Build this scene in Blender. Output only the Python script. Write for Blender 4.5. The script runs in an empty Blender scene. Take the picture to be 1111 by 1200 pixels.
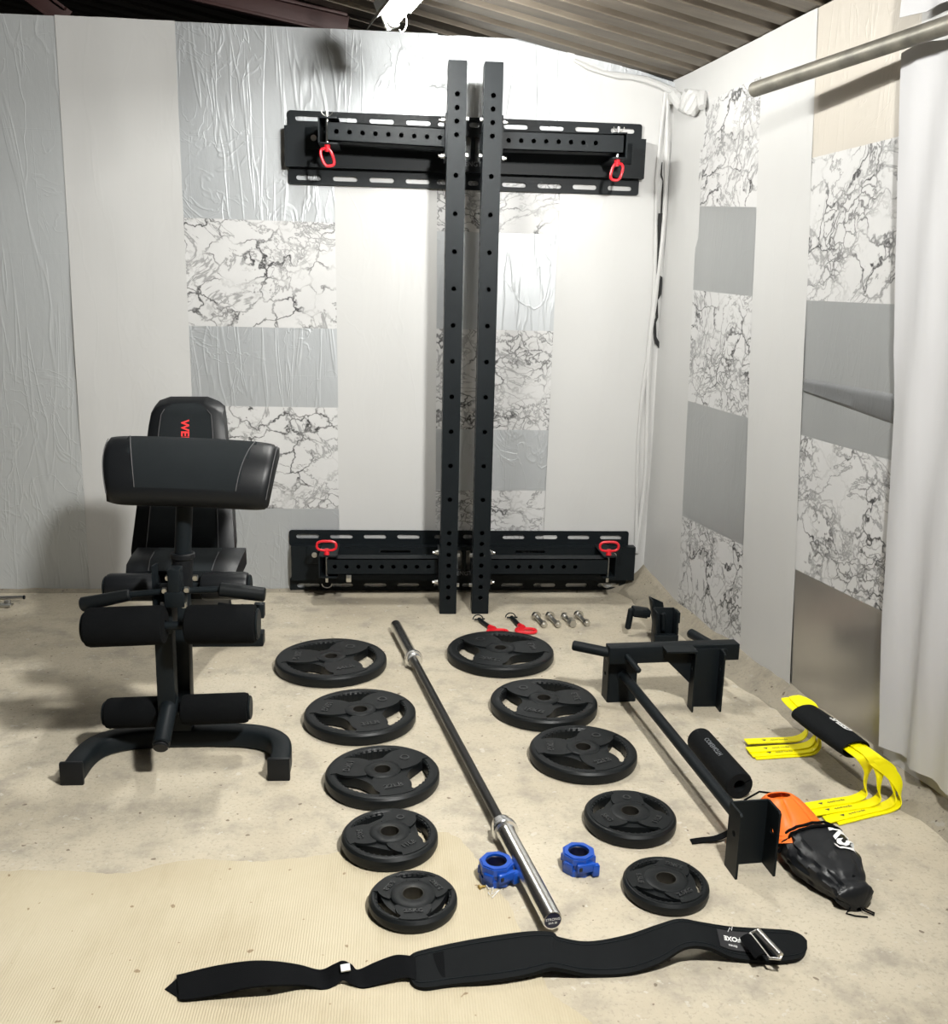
import bpy, bmesh, math, random
from mathutils import Vector as V, Matrix as M, noise as mnoise
from mathutils.geometry import tessellate_polygon
random.seed(7)
PI = math.pi
SC = bpy.context.scene
COL = SC.collection

# ------------------------------------------------------------------ camera
CP, CR, CY, CF, CH = math.radians(12.6), math.radians(1.38), math.radians(4.85), 1110.0, 1.35
_fw = V((math.sin(CY)*math.cos(CP), math.cos(CY)*math.cos(CP), -math.sin(CP)))
_r0 = V((math.cos(CY), -math.sin(CY), 0)); _u0 = _r0.cross(_fw)
_rt = math.cos(CR)*_r0 + math.sin(CR)*_u0
_up = -math.sin(CR)*_r0 + math.cos(CR)*_u0
CAM = V((0, 0, CH))
cd = bpy.data.cameras.new('camera'); cam = bpy.data.objects.new('camera', cd); COL.objects.link(cam)
cd.sensor_fit = 'HORIZONTAL'; cd.sensor_width = 36; cd.lens = 36*CF/1111
cd.clip_start = 0.05
cam.matrix_world = M(((_rt.x, _up.x, -_fw.x, 0), (_rt.y, _up.y, -_fw.y, 0), (_rt.z, _up.z, -_fw.z, CH), (0, 0, 0, 1)))
SC.camera = cam

def ray(x, y): return _fw + _rt*((x-555.5)/CF) - _up*((y-600)/CF)
def g(x, y, z=0.0):
    d = ray(x, y); return CAM + d*((z-CH)/d.z)
def aty(x, y, Y):
    d = ray(x, y); return CAM + d*(Y/d.y)

# ------------------------------------------------------------------ materials
class NT:
    def __init__(s, name):
        s.m = bpy.data.materials.new(name); s.m.use_nodes = True
        s.t = s.m.node_tree; s.b = s.t.nodes['Principled BSDF']
        s.co = None
    def n(s, kind, **kw):
        nd = s.t.nodes.new('ShaderNode'+kind)
        ins = kw.pop('ins', {})
        for k, v in kw.items(): setattr(nd, k, v)
        for k, v in ins.items():
            if hasattr(v, 'is_linked') or isinstance(v, bpy.types.NodeSocket): s.t.links.new(v, nd.inputs[k])
            else: nd.inputs[k].default_value = v
        return nd
    def coord(s, scale=(1, 1, 1), rot=(0, 0, 0)):
        if s.co is None: s.co = s.n('TexCoord').outputs['Object']
        return s.n('Mapping', ins={'Vector': s.co, 'Scale': scale, 'Rotation': rot}).outputs[0]
    def noise(s, scale, vec=None, detail=4, rough=.55, dist=0, out=0):
        return s.n('TexNoise', ins={'Vector': vec or s.coord(), 'Scale': scale, 'Detail': detail, 'Roughness': rough, 'Distortion': dist}).outputs[out]
    def ramp(s, fac, stops, interp='LINEAR'):
        r = s.n('ValToRGB', ins={'Fac': fac}); cr = r.color_ramp; cr.interpolation = interp
        while len(cr.elements) < len(stops): cr.elements.new(.5)
        for e, (p, c) in zip(cr.elements, stops):
            e.position = p; e.color = (c, c, c, 1) if isinstance(c, (int, float)) else (*c, 1)
        return r.outputs[0]
    def math(s, op, a, b=0.0, c=0.0):
        return s.n('Math', operation=op, ins={0: a, 1: b, 2: c}).outputs[0]
    def mix(s, fac, a, b, blend='MIX'):
        a = (*a, 1) if isinstance(a, tuple) and len(a) == 3 else a
        b = (*b, 1) if isinstance(b, tuple) and len(b) == 3 else b
        return s.n('Mix', data_type='RGBA', blend_type=blend, ins={0: fac, 6: a, 7: b}).outputs[2]
    def set(s, **kw):
        names = dict(col='Base Color', rough='Roughness', metal='Metallic', spec='Specular IOR Level', emi='Emission Color', emis='Emission Strength', nrm='Normal', coat='Coat Weight', sheen='Sheen Weight', alpha='Alpha', coatr='Coat Roughness')
        for k, v in kw.items():
            i = s.b.inputs[names[k]]
            if isinstance(v, bpy.types.NodeSocket): s.t.links.new(v, i)
            else: i.default_value = (*v, 1) if isinstance(v, tuple) and len(v) == 3 else v
        return s
    def bump(s, h, strength=.3, dist=.01):
        s.set(nrm=s.n('Bump', ins={'Height': h, 'Strength': strength, 'Distance': dist}).outputs[0]); return s

def simple(name, col, rough=.5, metal=0, spec=.5, bscale=0, bstr=.15, bdist=.002, var=0.0, **kw):
    t = NT(name)
    if var:
        nz = t.noise(9, detail=5)
        t.set(col=t.mix(nz, tuple(c*(1-var) for c in col), tuple(min(1, c*(1+var)) for c in col)))
    else: t.set(col=col)
    t.set(rough=rough, metal=metal, spec=spec, **kw)
    if bscale: t.bump(t.noise(bscale, detail=3), bstr, bdist)
    return t.m

MAT = {}
MAT['powder'] = simple('black_powder_coat', (.0058, .0082, .0098), .46, 0, .16, 900, .12, .001, .15)
MAT['rubber'] = simple('black_rubber', (.0065, .0078, .0084), .42, 0, .2, 500, .12, .001, .2)
MAT['vinyl'] = simple('black_vinyl', (.006, .0068, .0078), .42, 0, .24, 300, .3, .001)
MAT['fabric'] = simple('charcoal_fabric', (.0085, .0108, .012), .85, 0, .15, 900, .6, .001, .25)
MAT['foam'] = simple('black_foam', (.0035, .004, .0045), .95, 0, .1, 500, .8, .002, .3)
MAT['neoprene'] = simple('black_neoprene', (.0045, .0055, .0062), .8, 0, .14, 700, .4, .001, .2)
MAT['webbing'] = simple('black_webbing', (.003, .0034, .004), .9, 0, .1, 600, .6, .001)
MAT['bagcloth'] = simple('black_nylon', (.006, .007, .0085), .42, 0, .4, 30, .3, .004)
MAT['chrome'] = simple('chrome', (.80, .80, .79), .24, 1)
MAT['zinc'] = simple('zinc_steel', (.62, .61, .58), .3, 1, bscale=80, bstr=.2)
MAT['blackbar'] = simple('black_oxide_steel', (.010, .010, .0095), .33, .35, .6, 600, .25, .0008)
MAT['red'] = simple('red_plastic', (.62, .012, .022), .35)
MAT['blue'] = simple('blue_plastic', (.002, .058, .36), .34, spec=.6)
MAT['yellow'] = simple('yellow_plastic', (.92, .83, .0), .42)
MAT['orange'] = simple('orange_plastic', (.85, .16, .01), .4)
MAT['white_print'] = simple('white_print', (.8, .8, .78), .6)
MAT['grey_print'] = simple('grey_print', (.16, .17, .18), .6)
MAT['red_print'] = simple('red_print', (.65, .02, .02), .6)
MAT['navy'] = simple('navy_cap', (.006, .008, .03), .3)
MAT['seam'] = simple('grey_thread', (.06, .06, .062), .8)
MAT['brown'] = simple('red_brown_steel', (.045, .018, .016), .55, .2, bscale=40, var=.4)
MAT['dark_board'] = simple('dark_board', (.008, .008, .008), .8)
MAT['lamp_body'] = simple('lamp_body', (.33, .33, .31), .5)
MAT['brass'] = simple('brass', (.35, .25, .08), .4, .9)
MAT['tag'] = simple('white_tag', (.75, .75, .75), .7)
MAT['patchblk'] = simple('black_label_patch', (.010, .010, .012), .6)

t = NT('tube_glow'); t.set(col=(1, 1, 1), emi=(1, .99, .95), emis=1.0); MAT['tube'] = t.m; TUBE = t
t = NT('near_tube_glow'); t.set(col=(1, 1, 1), emi=(1, .99, .955), emis=1.0); MAT['tube_near'] = t.m; TUBE2 = t
t = NT('galvanised'); t.set(col=t.ramp(t.noise(14, detail=6), [(.3, (.11, .105, .088)), (.55, (.19, .18, .15)), (.75, (.26, .245, .205))]), rough=.5, metal=.45)
t.bump(t.noise(60), .2, .002); MAT['galv'] = t.m

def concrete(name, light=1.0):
    t = NT(name)
    big = t.noise(1.3, detail=7, rough=.62, dist=.4); mid = t.noise(7, detail=8, rough=.7); fine = t.noise(95, detail=4, rough=.7)
    base = t.ramp(big, [(.25, (.39, .338, .252)), (.5, (.485, .432, .332)), (.75, (.54, .49, .39))])
    base = t.mix(t.ramp(mid, [(.34, .75), (.5, .12), (.6, 0.0)]), base, (.28, .255, .21))
    base = t.mix(t.ramp(fine, [(.36, .55), (.46, 0.0)]), base, (.30, .265, .21))
    base = t.mix(t.ramp(t.noise(32, detail=3), [(.645, 0.0), (.70, .8)]), base, (.52, .49, .42))
    base = t.mix(t.ramp(t.noise(42, detail=1), [(.735, 0.0), (.75, .8)]), base, (.14, .11, .08))
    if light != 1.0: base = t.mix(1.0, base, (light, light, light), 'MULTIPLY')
    t.set(col=base, rough=.82, spec=.25)
    h = t.math('ADD', t.math('MULTIPLY', mid, 1.0), t.math('MULTIPLY', fine, .5))
    t.bump(h, .45, .006)
    return t.m
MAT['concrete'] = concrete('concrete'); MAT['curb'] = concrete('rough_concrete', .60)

t = NT('ribbed_mat')
w = t.n('TexWave', wave_type='BANDS', bands_direction='X', ins={'Vector': t.coord(), 'Scale': 55.0, 'Distortion': 1.2, 'Detail': 2.0, 'Detail Scale': 1.5}).outputs['Fac']
big = t.noise(2.0, detail=6, rough=.6)
c = t.ramp(big, [(.3, (.43, .368, .255)), (.6, (.505, .448, .325)), (.8, (.54, .485, .36))])
c = t.mix(t.math('MULTIPLY', w, .08), c, (.36, .29, .18))
c = t.mix(t.ramp(t.noise(6, t.coord((1, .25, 1)), 6, .7), [(.32, .5), (.5, 0.0)]), c, (.38, .32, .21))
c = t.mix(t.ramp(t.noise(38, detail=1), [(.74, 0.0), (.755, .8)]), c, (.20, .14, .08))
t.set(col=c, rough=.85, spec=.2); t.bump(t.math('ADD', t.math('MULTIPLY', w, .35), big), .4, .003); MAT['mat'] = t.m

t = NT('white_sheet')
n1 = t.noise(1.2, t.coord((2.2, 2.2, .35)), 5, .5, .6)
n2 = t.noise(9, t.coord((1, 1, .12)), 4, .6)
lines = t.ramp(t.math('ABSOLUTE', t.math('SUBTRACT', t.noise(2.6, t.coord((1, 1, .45)), 3, .5, 1.2), .5)), [(.0, 1.0), (.022, 0.0)])
t.set(col=t.mix(t.noise(1.5, detail=5), (.47, .47, .46), (.52, .52, .512)), rough=.34, spec=.45)
t.bump(t.math('ADD', t.math('ADD', n1, t.math('MULTIPLY', n2, .25)), t.math('MULTIPLY', lines, .07)), .16, .02); MAT['sheet'] = t.m

def foil(name, a, b, rough, metal, wr=1.0):
    t = NT(name)
    d1 = t.noise(5, t.coord((1, 1, .7)), 3, .5, 2.0); d2 = t.noise(3.2, t.coord((1.8, 1.8, .22)), 3, .6, 1.0)
    l1 = t.ramp(t.math('ABSOLUTE', t.math('SUBTRACT', d1, .5)), [(.0, 1.0), (.03, 0.0)])
    l2 = t.ramp(t.math('ABSOLUTE', t.math('SUBTRACT', d2, .5)), [(.0, 1.0), (.022, 0.0)])
    br = t.n('TexBrick', ins={'Vector': t.coord((1, 1, 1), (PI/2, 0, 0)), 'Scale': 2.2, 'Mortar Size': .004, 'Mortar Smooth': .8, 'Brick Width': .35, 'Row Height': 1.1}).outputs['Fac']
    msk = t.ramp(t.noise(2.2, detail=3), [(.42, 0.0), (.58, 1.0)])
    col = t.mix(t.noise(3, t.coord((1, 1, .3)), 5), a, b)
    t.set(col=col, rough=rough, metal=metal)
    h = t.math('ADD', t.math('MULTIPLY', t.math('MULTIPLY', l1, msk), .8*wr), t.math('MULTIPLY', l2, .7*wr))
    h = t.math('ADD', h, t.math('MULTIPLY', t.noise(26, t.coord((1, 1, .4)), 5), .8))
    h = t.math('ADD', h, t.math('MULTIPLY', br, .2*wr))
    t.bump(h, .22, .006); return t.m
MAT['foil'] = foil('silver_foil', (.38, .398, .41), (.455, .472, .482), .42, .4)
MAT['foil_left'] = foil('dull_silver_foil', (.47, .49, .495), (.56, .58, .585), .42, .35)
MAT['foil_grey'] = foil('grey_foil', (.36, .37, .37), (.44, .45, .45), .4, .55, .35)
MAT['foil_beige'] = foil('beige_foil', (.44, .405, .35), (.50, .465, .41), .5, .12, .4)
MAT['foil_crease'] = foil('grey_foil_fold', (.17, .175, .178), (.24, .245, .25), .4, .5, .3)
t = NT('mirror_foil'); t.set(col=t.mix(t.noise(4, detail=5), (.42, .41, .395), (.54, .53, .51)), rough=.30, metal=.85)
t.bump(t.noise(12, t.coord((1, 1, .5)), 4), .12, .006); MAT['foil_mirror'] = t.m

t = NT('marble_vinyl')
def vein(scale, dist, width, seed, stretch):
    m = t.coord(stretch, (0, seed, seed*.3))
    nz = t.noise(scale, m, 6, .62, dist)
    return t.ramp(t.math('ABSOLUTE', t.math('SUBTRACT', nz, .5)), [(0.0, 1.0), (width*.4, .9), (width*.95, 0.0)])
nv_ = t.noise(3.0, detail=5, rough=.6, out=1); nv2 = t.noise(14.0, detail=4, rough=.6, out=1)
def vadd(a, c, k): return t.n('VectorMath', operation='MULTIPLY_ADD', ins={0: c, 1: (k, k, k), 2: a}).outputs[0]
wc = vadd(vadd(t.coord((.85, .85, 1.25), (.3, .5, .2)), nv_, .42), nv2, .055)
def web(scale, w):
    d = t.n('TexVoronoi', feature='DISTANCE_TO_EDGE', ins={'Vector': wc, 'Scale': scale}).outputs['Distance']
    return t.ramp(d, [(0.0, 1.0), (w*.35, .75), (w, 0.0)])
v1 = web(7.0, .050); v2 = web(16.0, .085); v3 = vein(2.6, 1.0, .016, -.3, (1, 1, 1.3))
brk = t.ramp(t.noise(5.5, detail=4), [(.40, .12), (.58, 1.0)])
msk = t.ramp(t.noise(3.2, detail=3), [(.47, .02), (.60, 1.0)])
cl = t.ramp(t.noise(4.5, detail=4), [(.40, 0.0), (.70, .38)])
c = t.mix(cl, (.55, .55, .545), (.44, .44, .438))
vv = t.math('MAXIMUM', t.math('MULTIPLY', v1, brk), t.math('MAXIMUM', t.math('MULTIPLY', v2, t.math('MULTIPLY', msk, .8)), t.math('MULTIPLY', v3, .5)))
c = t.mix(vv, c, (.014, .014, .015))
t.set(col=c, rough=.38, spec=.4); t.bump(t.noise(6, detail=4), .1, .01); MAT['marble'] = t.m

t = NT('roof_metal')
c = t.ramp(t.noise(3, t.coord((.4, 3, 1), (0, 0, .15)), 6, .6), [(.3, (.09, .073, .055)), (.55, (.17, .145, .113)), (.8, (.24, .21, .165))])
t.set(col=c, rough=.5, metal=.4); MAT['roof'] = t.m
t = NT('cloth_white'); t.set(col=(.50, .50, .51), rough=.55, spec=.3); t.bump(t.noise(8, t.coord((1, 1, .1)), 4), .25, .01); MAT['cloth'] = t.m

# ------------------------------------------------------------------ mesh building
class MB:
    def __init__(s): s.b = bmesh.new(); s.slots = ['']; s.mi = 0
    def add(s, verts, faces, T=None):
        vs = [s.b.verts.new((T @ V(v)) if T else V(v)) for v in verts]
        out = []
        for f in faces:
            try:
                fc = s.b.faces.new([vs[i] for i in f]); fc.material_index = s.mi; out.append(fc)
            except ValueError: pass
        return vs, out
    def _merge(s, b2, T=None):
        b2.verts.ensure_lookup_table()
        for i, v in enumerate(b2.verts): v.index = i
        s.add([v.co.copy() for v in b2.verts], [[v.index for v in f.verts] for f in b2.faces], T); b2.free()
    def box(s, c, size, T=None, bev=0.0, seg=2):
        b2 = bmesh.new(); bmesh.ops.create_cube(b2, size=1)
        for v in b2.verts: v.co = V((v.co.x*size[0]+c[0], v.co.y*size[1]+c[1], v.co.z*size[2]+c[2]))
        if bev: bmesh.ops.bevel(b2, geom=b2.edges[:], offset=bev, segments=seg, affect='EDGES', profile=.5)
        s._merge(b2, T); return s
    def bar(s, p0, p1, w, h, up=(0, 0, 1), bev=.002):
        p0, p1 = V(p0), V(p1); y = (p1-p0); L = y.length; y.normalize(); x = y.cross(V(up)).normalized(); z = x.cross(y)
        T = M(((x.x, y.x, z.x, 0), (x.y, y.y, z.y, 0), (x.z, y.z, z.z, 0), (0, 0, 0, 1))); T.translation = (p0+p1)/2
        return s.box((0, 0, 0), (w, L, h), T, bev)
    def lathe(s, prof, seg=32, T=None, closed=False, cap=False):
        vs = []; n = len(prof)
        for i in range(seg):
            a = 2*PI*i/seg
            for r, z in prof: vs.append((r*math.cos(a), r*math.sin(a), z))
        fs = []
        for i in range(seg):
            j = (i+1) % seg
            for k in range(n if closed else n-1):
                k2 = (k+1) % n
                fs.append((i*n+k, j*n+k, j*n+k2, i*n+k2))
        if cap:
            fs.append([i*n for i in range(seg)][::-1]); fs.append([i*n+n-1 for i in range(seg)])
        s.add(vs, fs, T); return s
    def cyl(s, p0, p1, r, seg=20, r2=None, bev=.0):
        p0, p1 = V(p0), V(p1); d = p1-p0; L = d.length
        T = V((0, 0, 1)).rotation_difference(d).to_matrix().to_4x4(); T.translation = p0
        r2 = r if r2 is None else r2; b = min(bev, r*.9)
        prof = [(r-b, 0), (r, b), (r2, L-b), (r2-b, L)] if b else [(r, 0), (r2, L)]
        return s.lathe(prof, seg, T, cap=True)
    def pipe(s, pts, r, seg=10, closed=False):
        pts = [V(p) for p in pts]; n = len(pts); vs = []; fs = []; prev = None
        for i, p in enumerate(pts):
            a = pts[(i-1) % n] if (closed or i) else p; b = pts[(i+1) % n] if (closed or i < n-1) else p
            d = (b-a).normalized()
            x = d.orthogonal().normalized() if prev is None else (prev - d*prev.dot(d)).normalized()
            prev = x; y = d.cross(x)
            rr = r[i] if isinstance(r, (list, tuple)) else r
            for k in range(seg):
                t_ = 2*PI*k/seg; vs.append(p + x*rr*math.cos(t_) + y*rr*math.sin(t_))
        for i in range(n if closed else n-1):
            j = (i+1) % n
            for k in range(seg): fs.append((i*seg+k, i*seg+(k+1) % seg, j*seg+(k+1) % seg, j*seg+k))
        if not closed: fs += [list(range(seg))[::-1], [(n-1)*seg+k for k in range(seg)]]
        s.add(vs, fs); return s
    def plate(s, outer, holes, z0, z1, T=None):
        loops = [[V((x, y, 0)) for x, y in l] for l in [outer]+list(holes)]
        tris = tessellate_polygon(loops)
        flat = [p for l in loops for p in l]; n = len(flat)
        vs = [(p.x, p.y, z0) for p in flat] + [(p.x, p.y, z1) for p in flat]
        fs = []
        for a, b, c in tris:
            nz = (flat[b]-flat[a]).cross(flat[c]-flat[a]).z
            if abs(nz) < 1e-14: continue
            if nz < 0: a, c = c, a
            fs.append((a+n, b+n, c+n)); fs.append((c, b, a))
        k = 0
        for l in loops:
            m = len(l)
            for i in range(m): fs.append((k+i, k+(i+1) % m, k+(i+1) % m+n, k+i+n))
            k += m
        s.add(vs, fs, T); return s
    def band(s, rows, thick=None):
        # rows: list of lists of points (grid); optional thickness along grid normal
        n = len(rows); m = len(rows[0]); P = [[V(p) for p in r] for r in rows]
        if not thick:
            s.add([p for r in P for p in r], [(i*m+k, (i+1)*m+k, (i+1)*m+k+1, i*m+k+1) for i in range(n-1) for k in range(m-1)]); return s
        N = []
        for i in range(n):
            for k in range(m):
                a = P[min(i+1, n-1)][k]-P[max(i-1, 0)][k]; b = P[i][min(k+1, m-1)]-P[i][max(k-1, 0)]
                N.append(a.cross(b).normalized())
        top = [P[i][k]+N[i*m+k]*thick/2 for i in range(n) for k in range(m)]
        bot = [P[i][k]-N[i*m+k]*thick/2 for i in range(n) for k in range(m)]
        o = n*m; fs = []
        for i in range(n-1):
            for k in range(m-1):
                fs.append((i*m+k, (i+1)*m+k, (i+1)*m+k+1, i*m+k+1)); fs.append((o+i*m+k, o+i*m+k+1, o+(i+1)*m+k+1, o+(i+1)*m+k))
        for i in range(n-1):
            fs.append((i*m, o+i*m, o+(i+1)*m, (i+1)*m)); j = m-1
            fs.append((i*m+j, (i+1)*m+j, o+(i+1)*m+j, o+i*m+j))
        for k in range(m-1):
            fs.append((k, k+1, o+k+1, o+k)); i = (n-1)*m
            fs.append((i+k, o+i+k, o+i+k+1, i+k+1))
        s.add(top+bot, fs); return s
    def text(s, body, size, extr, fn, align='CENTER', bold=False):
        cu = bpy.data.curves.new('lettering', 'FONT'); cu.body = body; cu.size = size; cu.extrude = extr; cu.align_x = align; cu.align_y = 'CENTER'
        if bold: cu.offset = size*.025
        cu.resolution_u = 3
        ob = bpy.data.objects.new('lettering', cu); COL.objects.link(ob)
        me = bpy.data.meshes.new_from_object(ob.evaluated_get(bpy.context.evaluated_depsgraph_get()))
        b2 = bmesh.new(); b2.from_mesh(me)
        bmesh.ops.subdivide_edges(b2, edges=[e for e in b2.edges if e.calc_length() > size*.3], cuts=2)
        for v in b2.verts: v.co = fn(v.co)
        bpy.data.objects.remove(ob); bpy.data.curves.remove(cu); bpy.data.meshes.remove(me)
        s._merge(b2); return s
    def build(s, name, mats, parent=None, ang=38, recalc=True, subsurf=0):
        me = bpy.data.meshes.new(name)
        o0 = V((0, 0, 0)); q = parent
        while q is not None: o0 += q.location; q = q.parent
        if recalc: bmesh.ops.recalc_face_normals(s.b, faces=s.b.faces[:])
        for v in s.b.verts: v.co -= o0
        s.b.to_mesh(me); s.b.free()
        for m_ in (mats if isinstance(mats, (list, tuple)) else [mats]): me.materials.append(MAT[m_])
        for p in me.polygons: p.use_smooth = True
        me.set_sharp_from_angle(angle=math.radians(ang))
        o = bpy.data.objects.new(name, me); COL.objects.link(o); o.parent = parent
        if subsurf:
            md = o.modifiers.new('subdivision', 'SUBSURF'); md.levels = subsurf; md.render_levels = subsurf
        return o

def rebase(o, loc):
    """move a parentless mesh's origin to loc without moving its points"""
    loc = V(loc)
    for v in o.data.vertices: v.co -= loc
    o.location = loc; return o
def tag(o, label, cat, group=None, kind=None):
    o['label'] = label; o['category'] = cat
    if group: o['group'] = group
    if kind: o['kind'] = kind
    return o
def thing(name, label, cat, loc=(0, 0, 0), group=None):
    o = bpy.data.objects.new(name, None); COL.objects.link(o); o.location = loc; o.empty_display_size = .05
    return tag(o, label, cat, group)
def structure(o): o['kind'] = 'structure'; return o
def copy_tree(o, parent=None):
    c = o.copy(); COL.objects.link(c); c.parent = parent
    for ch in [x for x in bpy.data.objects if x.parent == o and x != c]: copy_tree(ch, c)
    return c
def circle(cx, cy, r, n=12, a0=0): return [(cx+r*math.cos(a0+2*PI*i/n), cy+r*math.sin(a0+2*PI*i/n)) for i in range(n)]
def slot(cx, cy, w, h, n=5):
    r = h/2; out = []
    for i in range(n+1): a = -PI/2+PI*i/n; out.append((cx+w/2-r+r*math.cos(a), cy+r*math.sin(a)))
    for i in range(n+1): a = PI/2+PI*i/n; out.append((cx-w/2+r+r*math.cos(a), cy+r*math.sin(a)))
    return out
def rrect(x0, y0, x1, y1, r, n=4):
    out = []
    for cx, cy, a in ((x1-r, y0+r, -PI/2), (x1-r, y1-r, 0), (x0+r, y1-r, PI/2), (x0+r, y0+r, PI)):
        for i in range(n+1): b = a+PI/2*i/n; out.append((cx+r*math.cos(b), cy+r*math.sin(b)))
    return out
def frameT(o, x, y, z):
    T = M(((x[0], y[0], z[0], 0), (x[1], y[1], z[1], 0), (x[2], y[2], z[2], 0), (0, 0, 0, 1))); T.translation = V(o); return T
def smoothpath(pts, k=6):
    """Catmull-Rom through tuples of floats"""
    out = []; n = len(pts)
    for i in range(n-1):
        p0, p1, p2, p3 = pts[max(i-1, 0)], pts[i], pts[i+1], pts[min(i+2, n-1)]
        for j in range(k):
            t_ = j/k
            out.append(tuple(.5*((2*b)+(-a+c_)*t_+(2*a-5*b+4*c_-d)*t_*t_+(-a+3*b-3*c_+d)*t_**3) for a, b, c_, d in zip(p0, p1, p2, p3)))
    out.append(tuple(pts[-1])); return out
def fbm(p, s=1.0): return mnoise.fractal(V(p)*s, 1.0, 2.0, 4)

# ------------------------------------------------------------------ the room
YW = 4.312
RA, RB = V((1.195, YW, 0)), V((1.49, 2.336, 0))
RD = (RB-RA).normalized(); RN = V((RD.y, -RD.x, 0))          # RN points into the room
if RN.x > 0: RN = -RN
def rwp(u, z, off=0.0): return RA + RD*u + RN*off + V((0, 0, z))

b = MB(); N = 60
rows = []
for i in range(N+1):
    y = -2.0+(YW+.25+2.0)*i/N
    rows.append([(x, y, 0) for x in [-4+8*k/N for k in range(N+1)]])
b.band(rows); fl = structure(b.build('floor', 'concrete', recalc=False))
for p in fl.data.polygons:
    if p.normal.z < 0: p.flip()

# floor mat: ragged edge at the back and on the right
edge = [(-.93, 2.087), (-.78, 2.082), (-.69, 2.066), (-.63, 2.062), (-.585, 2.08), (-.54, 2.105), (-.46, 2.118), (-.40, 2.104), (-.33, 2.098), (-.23, 2.108), (-.13, 2.131), (-.02, 2.17), (.085, 2.215), (.14, 2.205), (.171, 2.176), (.19, 2.12), (.215, 2.06), (.235, 1.99), (.262, 1.91), (.28, 1.80), (.295, 1.70), (.312, 1.62), (.36, 1.56), (.40, 1.50), (.44, 1.40), (.46, 1.2), (.5, .8)]
pl = [(-2.6, .8), (-2.6, 2.13), (-1.5, 2.10)] + edge
fine = []
for (x0, y0), (x1, y1) in zip(pl[:-1], pl[1:]):
    n = max(1, int(math.hypot(x1-x0, y1-y0)/.012))
    for i in range(n):
        t_ = i/n; px, py = x0+(x1-x0)*t_, y0+(y1-y0)*t_
        if y0 > 1.0: px += .006*fbm((px*40, py*40, 0)); py += .006*fbm((px*40, py*40, 5))
        fine.append((px, py))
fine.append(pl[-1])
b = MB(); b.plate(fine[::-1], [], .0, .004)
tag(b.build('floor_mat', 'mat', ang=20), 'pale yellowish ribbed floor mat with a ragged edge under the smallest plate and belt strap', 'mat')

# striped and tiled walls: one mesh each, one face grid per pasted sheet
def quad_patch(b, slot_i, f, ny, nz):
    """f(s,t)->point"""
    b.mi = slot_i
    vs = [f(i/ny, j/nz) for j in range(nz+1) for i in range(ny+1)]
    b.add(vs, [(j*(ny+1)+i, j*(ny+1)+i+1, (j+1)*(ny+1)+i+1, (j+1)*(ny+1)+i) for j in range(nz) for i in range(ny)])
def lerp(a, c, t_): return a+(c-a)*t_
WM = ['sheet', 'foil', 'marble', 'foil_left', 'foil_grey', 'foil_beige', 'foil_mirror', 'dark_board', 'curb']
ZT = 2.435
def back_strip(b, xt0, xb0, xt1, xb1, rowsz, off, wr=.004, top=None):
    for z1, z0, mi in rowsz:
        def f(s_, t_):
            z = lerp(z0, z1, t_)
            k = z/ZT; x = lerp(lerp(xb0, xt0, k), lerp(xb1, xt1, k), s_)
            if top and z > 1.5: z = 1.5+(z-1.5)*(top(x)-1.5)/(ZT-1.5)
            d = wr*fbm((x*2.2, z*.9, 3.1+off*100)); d = max(-off, min(off+.004, d)) if off else abs(d)*.5
            return (x, YW-off-d, z)
        quad_patch(b, mi, f, 14, max(2, int((z1-z0)/.05)))
b = MB()
def rooftear(x):
    if x < .72: return ZT-.004+.006*fbm((x*30, 0, 1))
    k = (x-.72)/.48
    return 2.40-.115*k+.010*fbm((x*22, 2, 1))
back_strip(b, -4, -4, -1.388, -1.404, [(ZT, 0, 3)], .0005)
back_strip(b, -1.388, -1.404, -.912, -.902, [(ZT+.002, 0, 0)], .006, .010)
back_strip(b, -.914, -.906, -.276, -.252, [(ZT, 1.664, 1), (1.664, 1.212, 2), (1.212, .862, 1), (.862, .395, 2), (.395, 0, 1)], .003)
back_strip(b, -.278, -.258, .165, .19, [(ZT, 1.93, 1), (1.93, 0, 0)], .004, .006)
back_strip(b, .165, .19, .722, .700, [(ZT, 1.89, 1), (1.89, 1.642, 2), (1.642, 1.222, 1), (1.222, .772, 2), (.772, .487, 1), (.487, 0, 2)], .003, top=rooftear)
back_strip(b, .715, .695, 1.20, 1.215, [(ZT, 0, 0)], .007, .010, top=lambda x: rooftear(x)-.012-.03*max(0, min(1, (x-.75)*6)))
back_strip(b, .70, .70, 1.22, 1.22, [(ZT, 1.9, 1)], .002, top=rooftear)
b.mi = 7; b.box((-1.4, YW+.07, 1.2), (5.3, .12, 2.4))
wb = structure(b.build('wall_back', WM, recalc=False, ang=60))
# black jagged tear where the two sheets meet in the corner
b = MB()
tl = [(775, 250, 7), (774, 275, 9), (772, 300, 7), (771, 322, 3), (774, 325, 5), (773, 345, 4), (769, 352, 4), (770, 372, 3), (767, 378, 4), (768, 395, 3), (771, 403, 6), (775, 410, 3)]
for (x0, y0, w0), (x1, y1, w1) in zip(tl[:-1], tl[1:]):
    P = [aty(x, y, YW-.018) for x, y in ((x0-w0/2, y0), (x0+w0/2, y0), (x1+w1/2, y1), (x1-w1/2, y1))]
    b.add(P, [(0, 1, 2, 3)])
tl2 = [(776, 190, 1), (775, 205, 2), (777, 212, 1), (776, 230, 2), (775, 250, 2)]
for (x0, y0, w0), (x1, y1, w1) in zip(tl2[:-1], tl2[1:]):
    P = [aty(x, y, YW-.018) for x, y in ((x0-w0/2, y0), (x0+w0/2, y0), (x1+w1/2, y1), (x1-w1/2, y1))]
    b.add(P, [(0, 1, 2, 3)])
b.build('tear', 'dark_board', wb)

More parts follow.
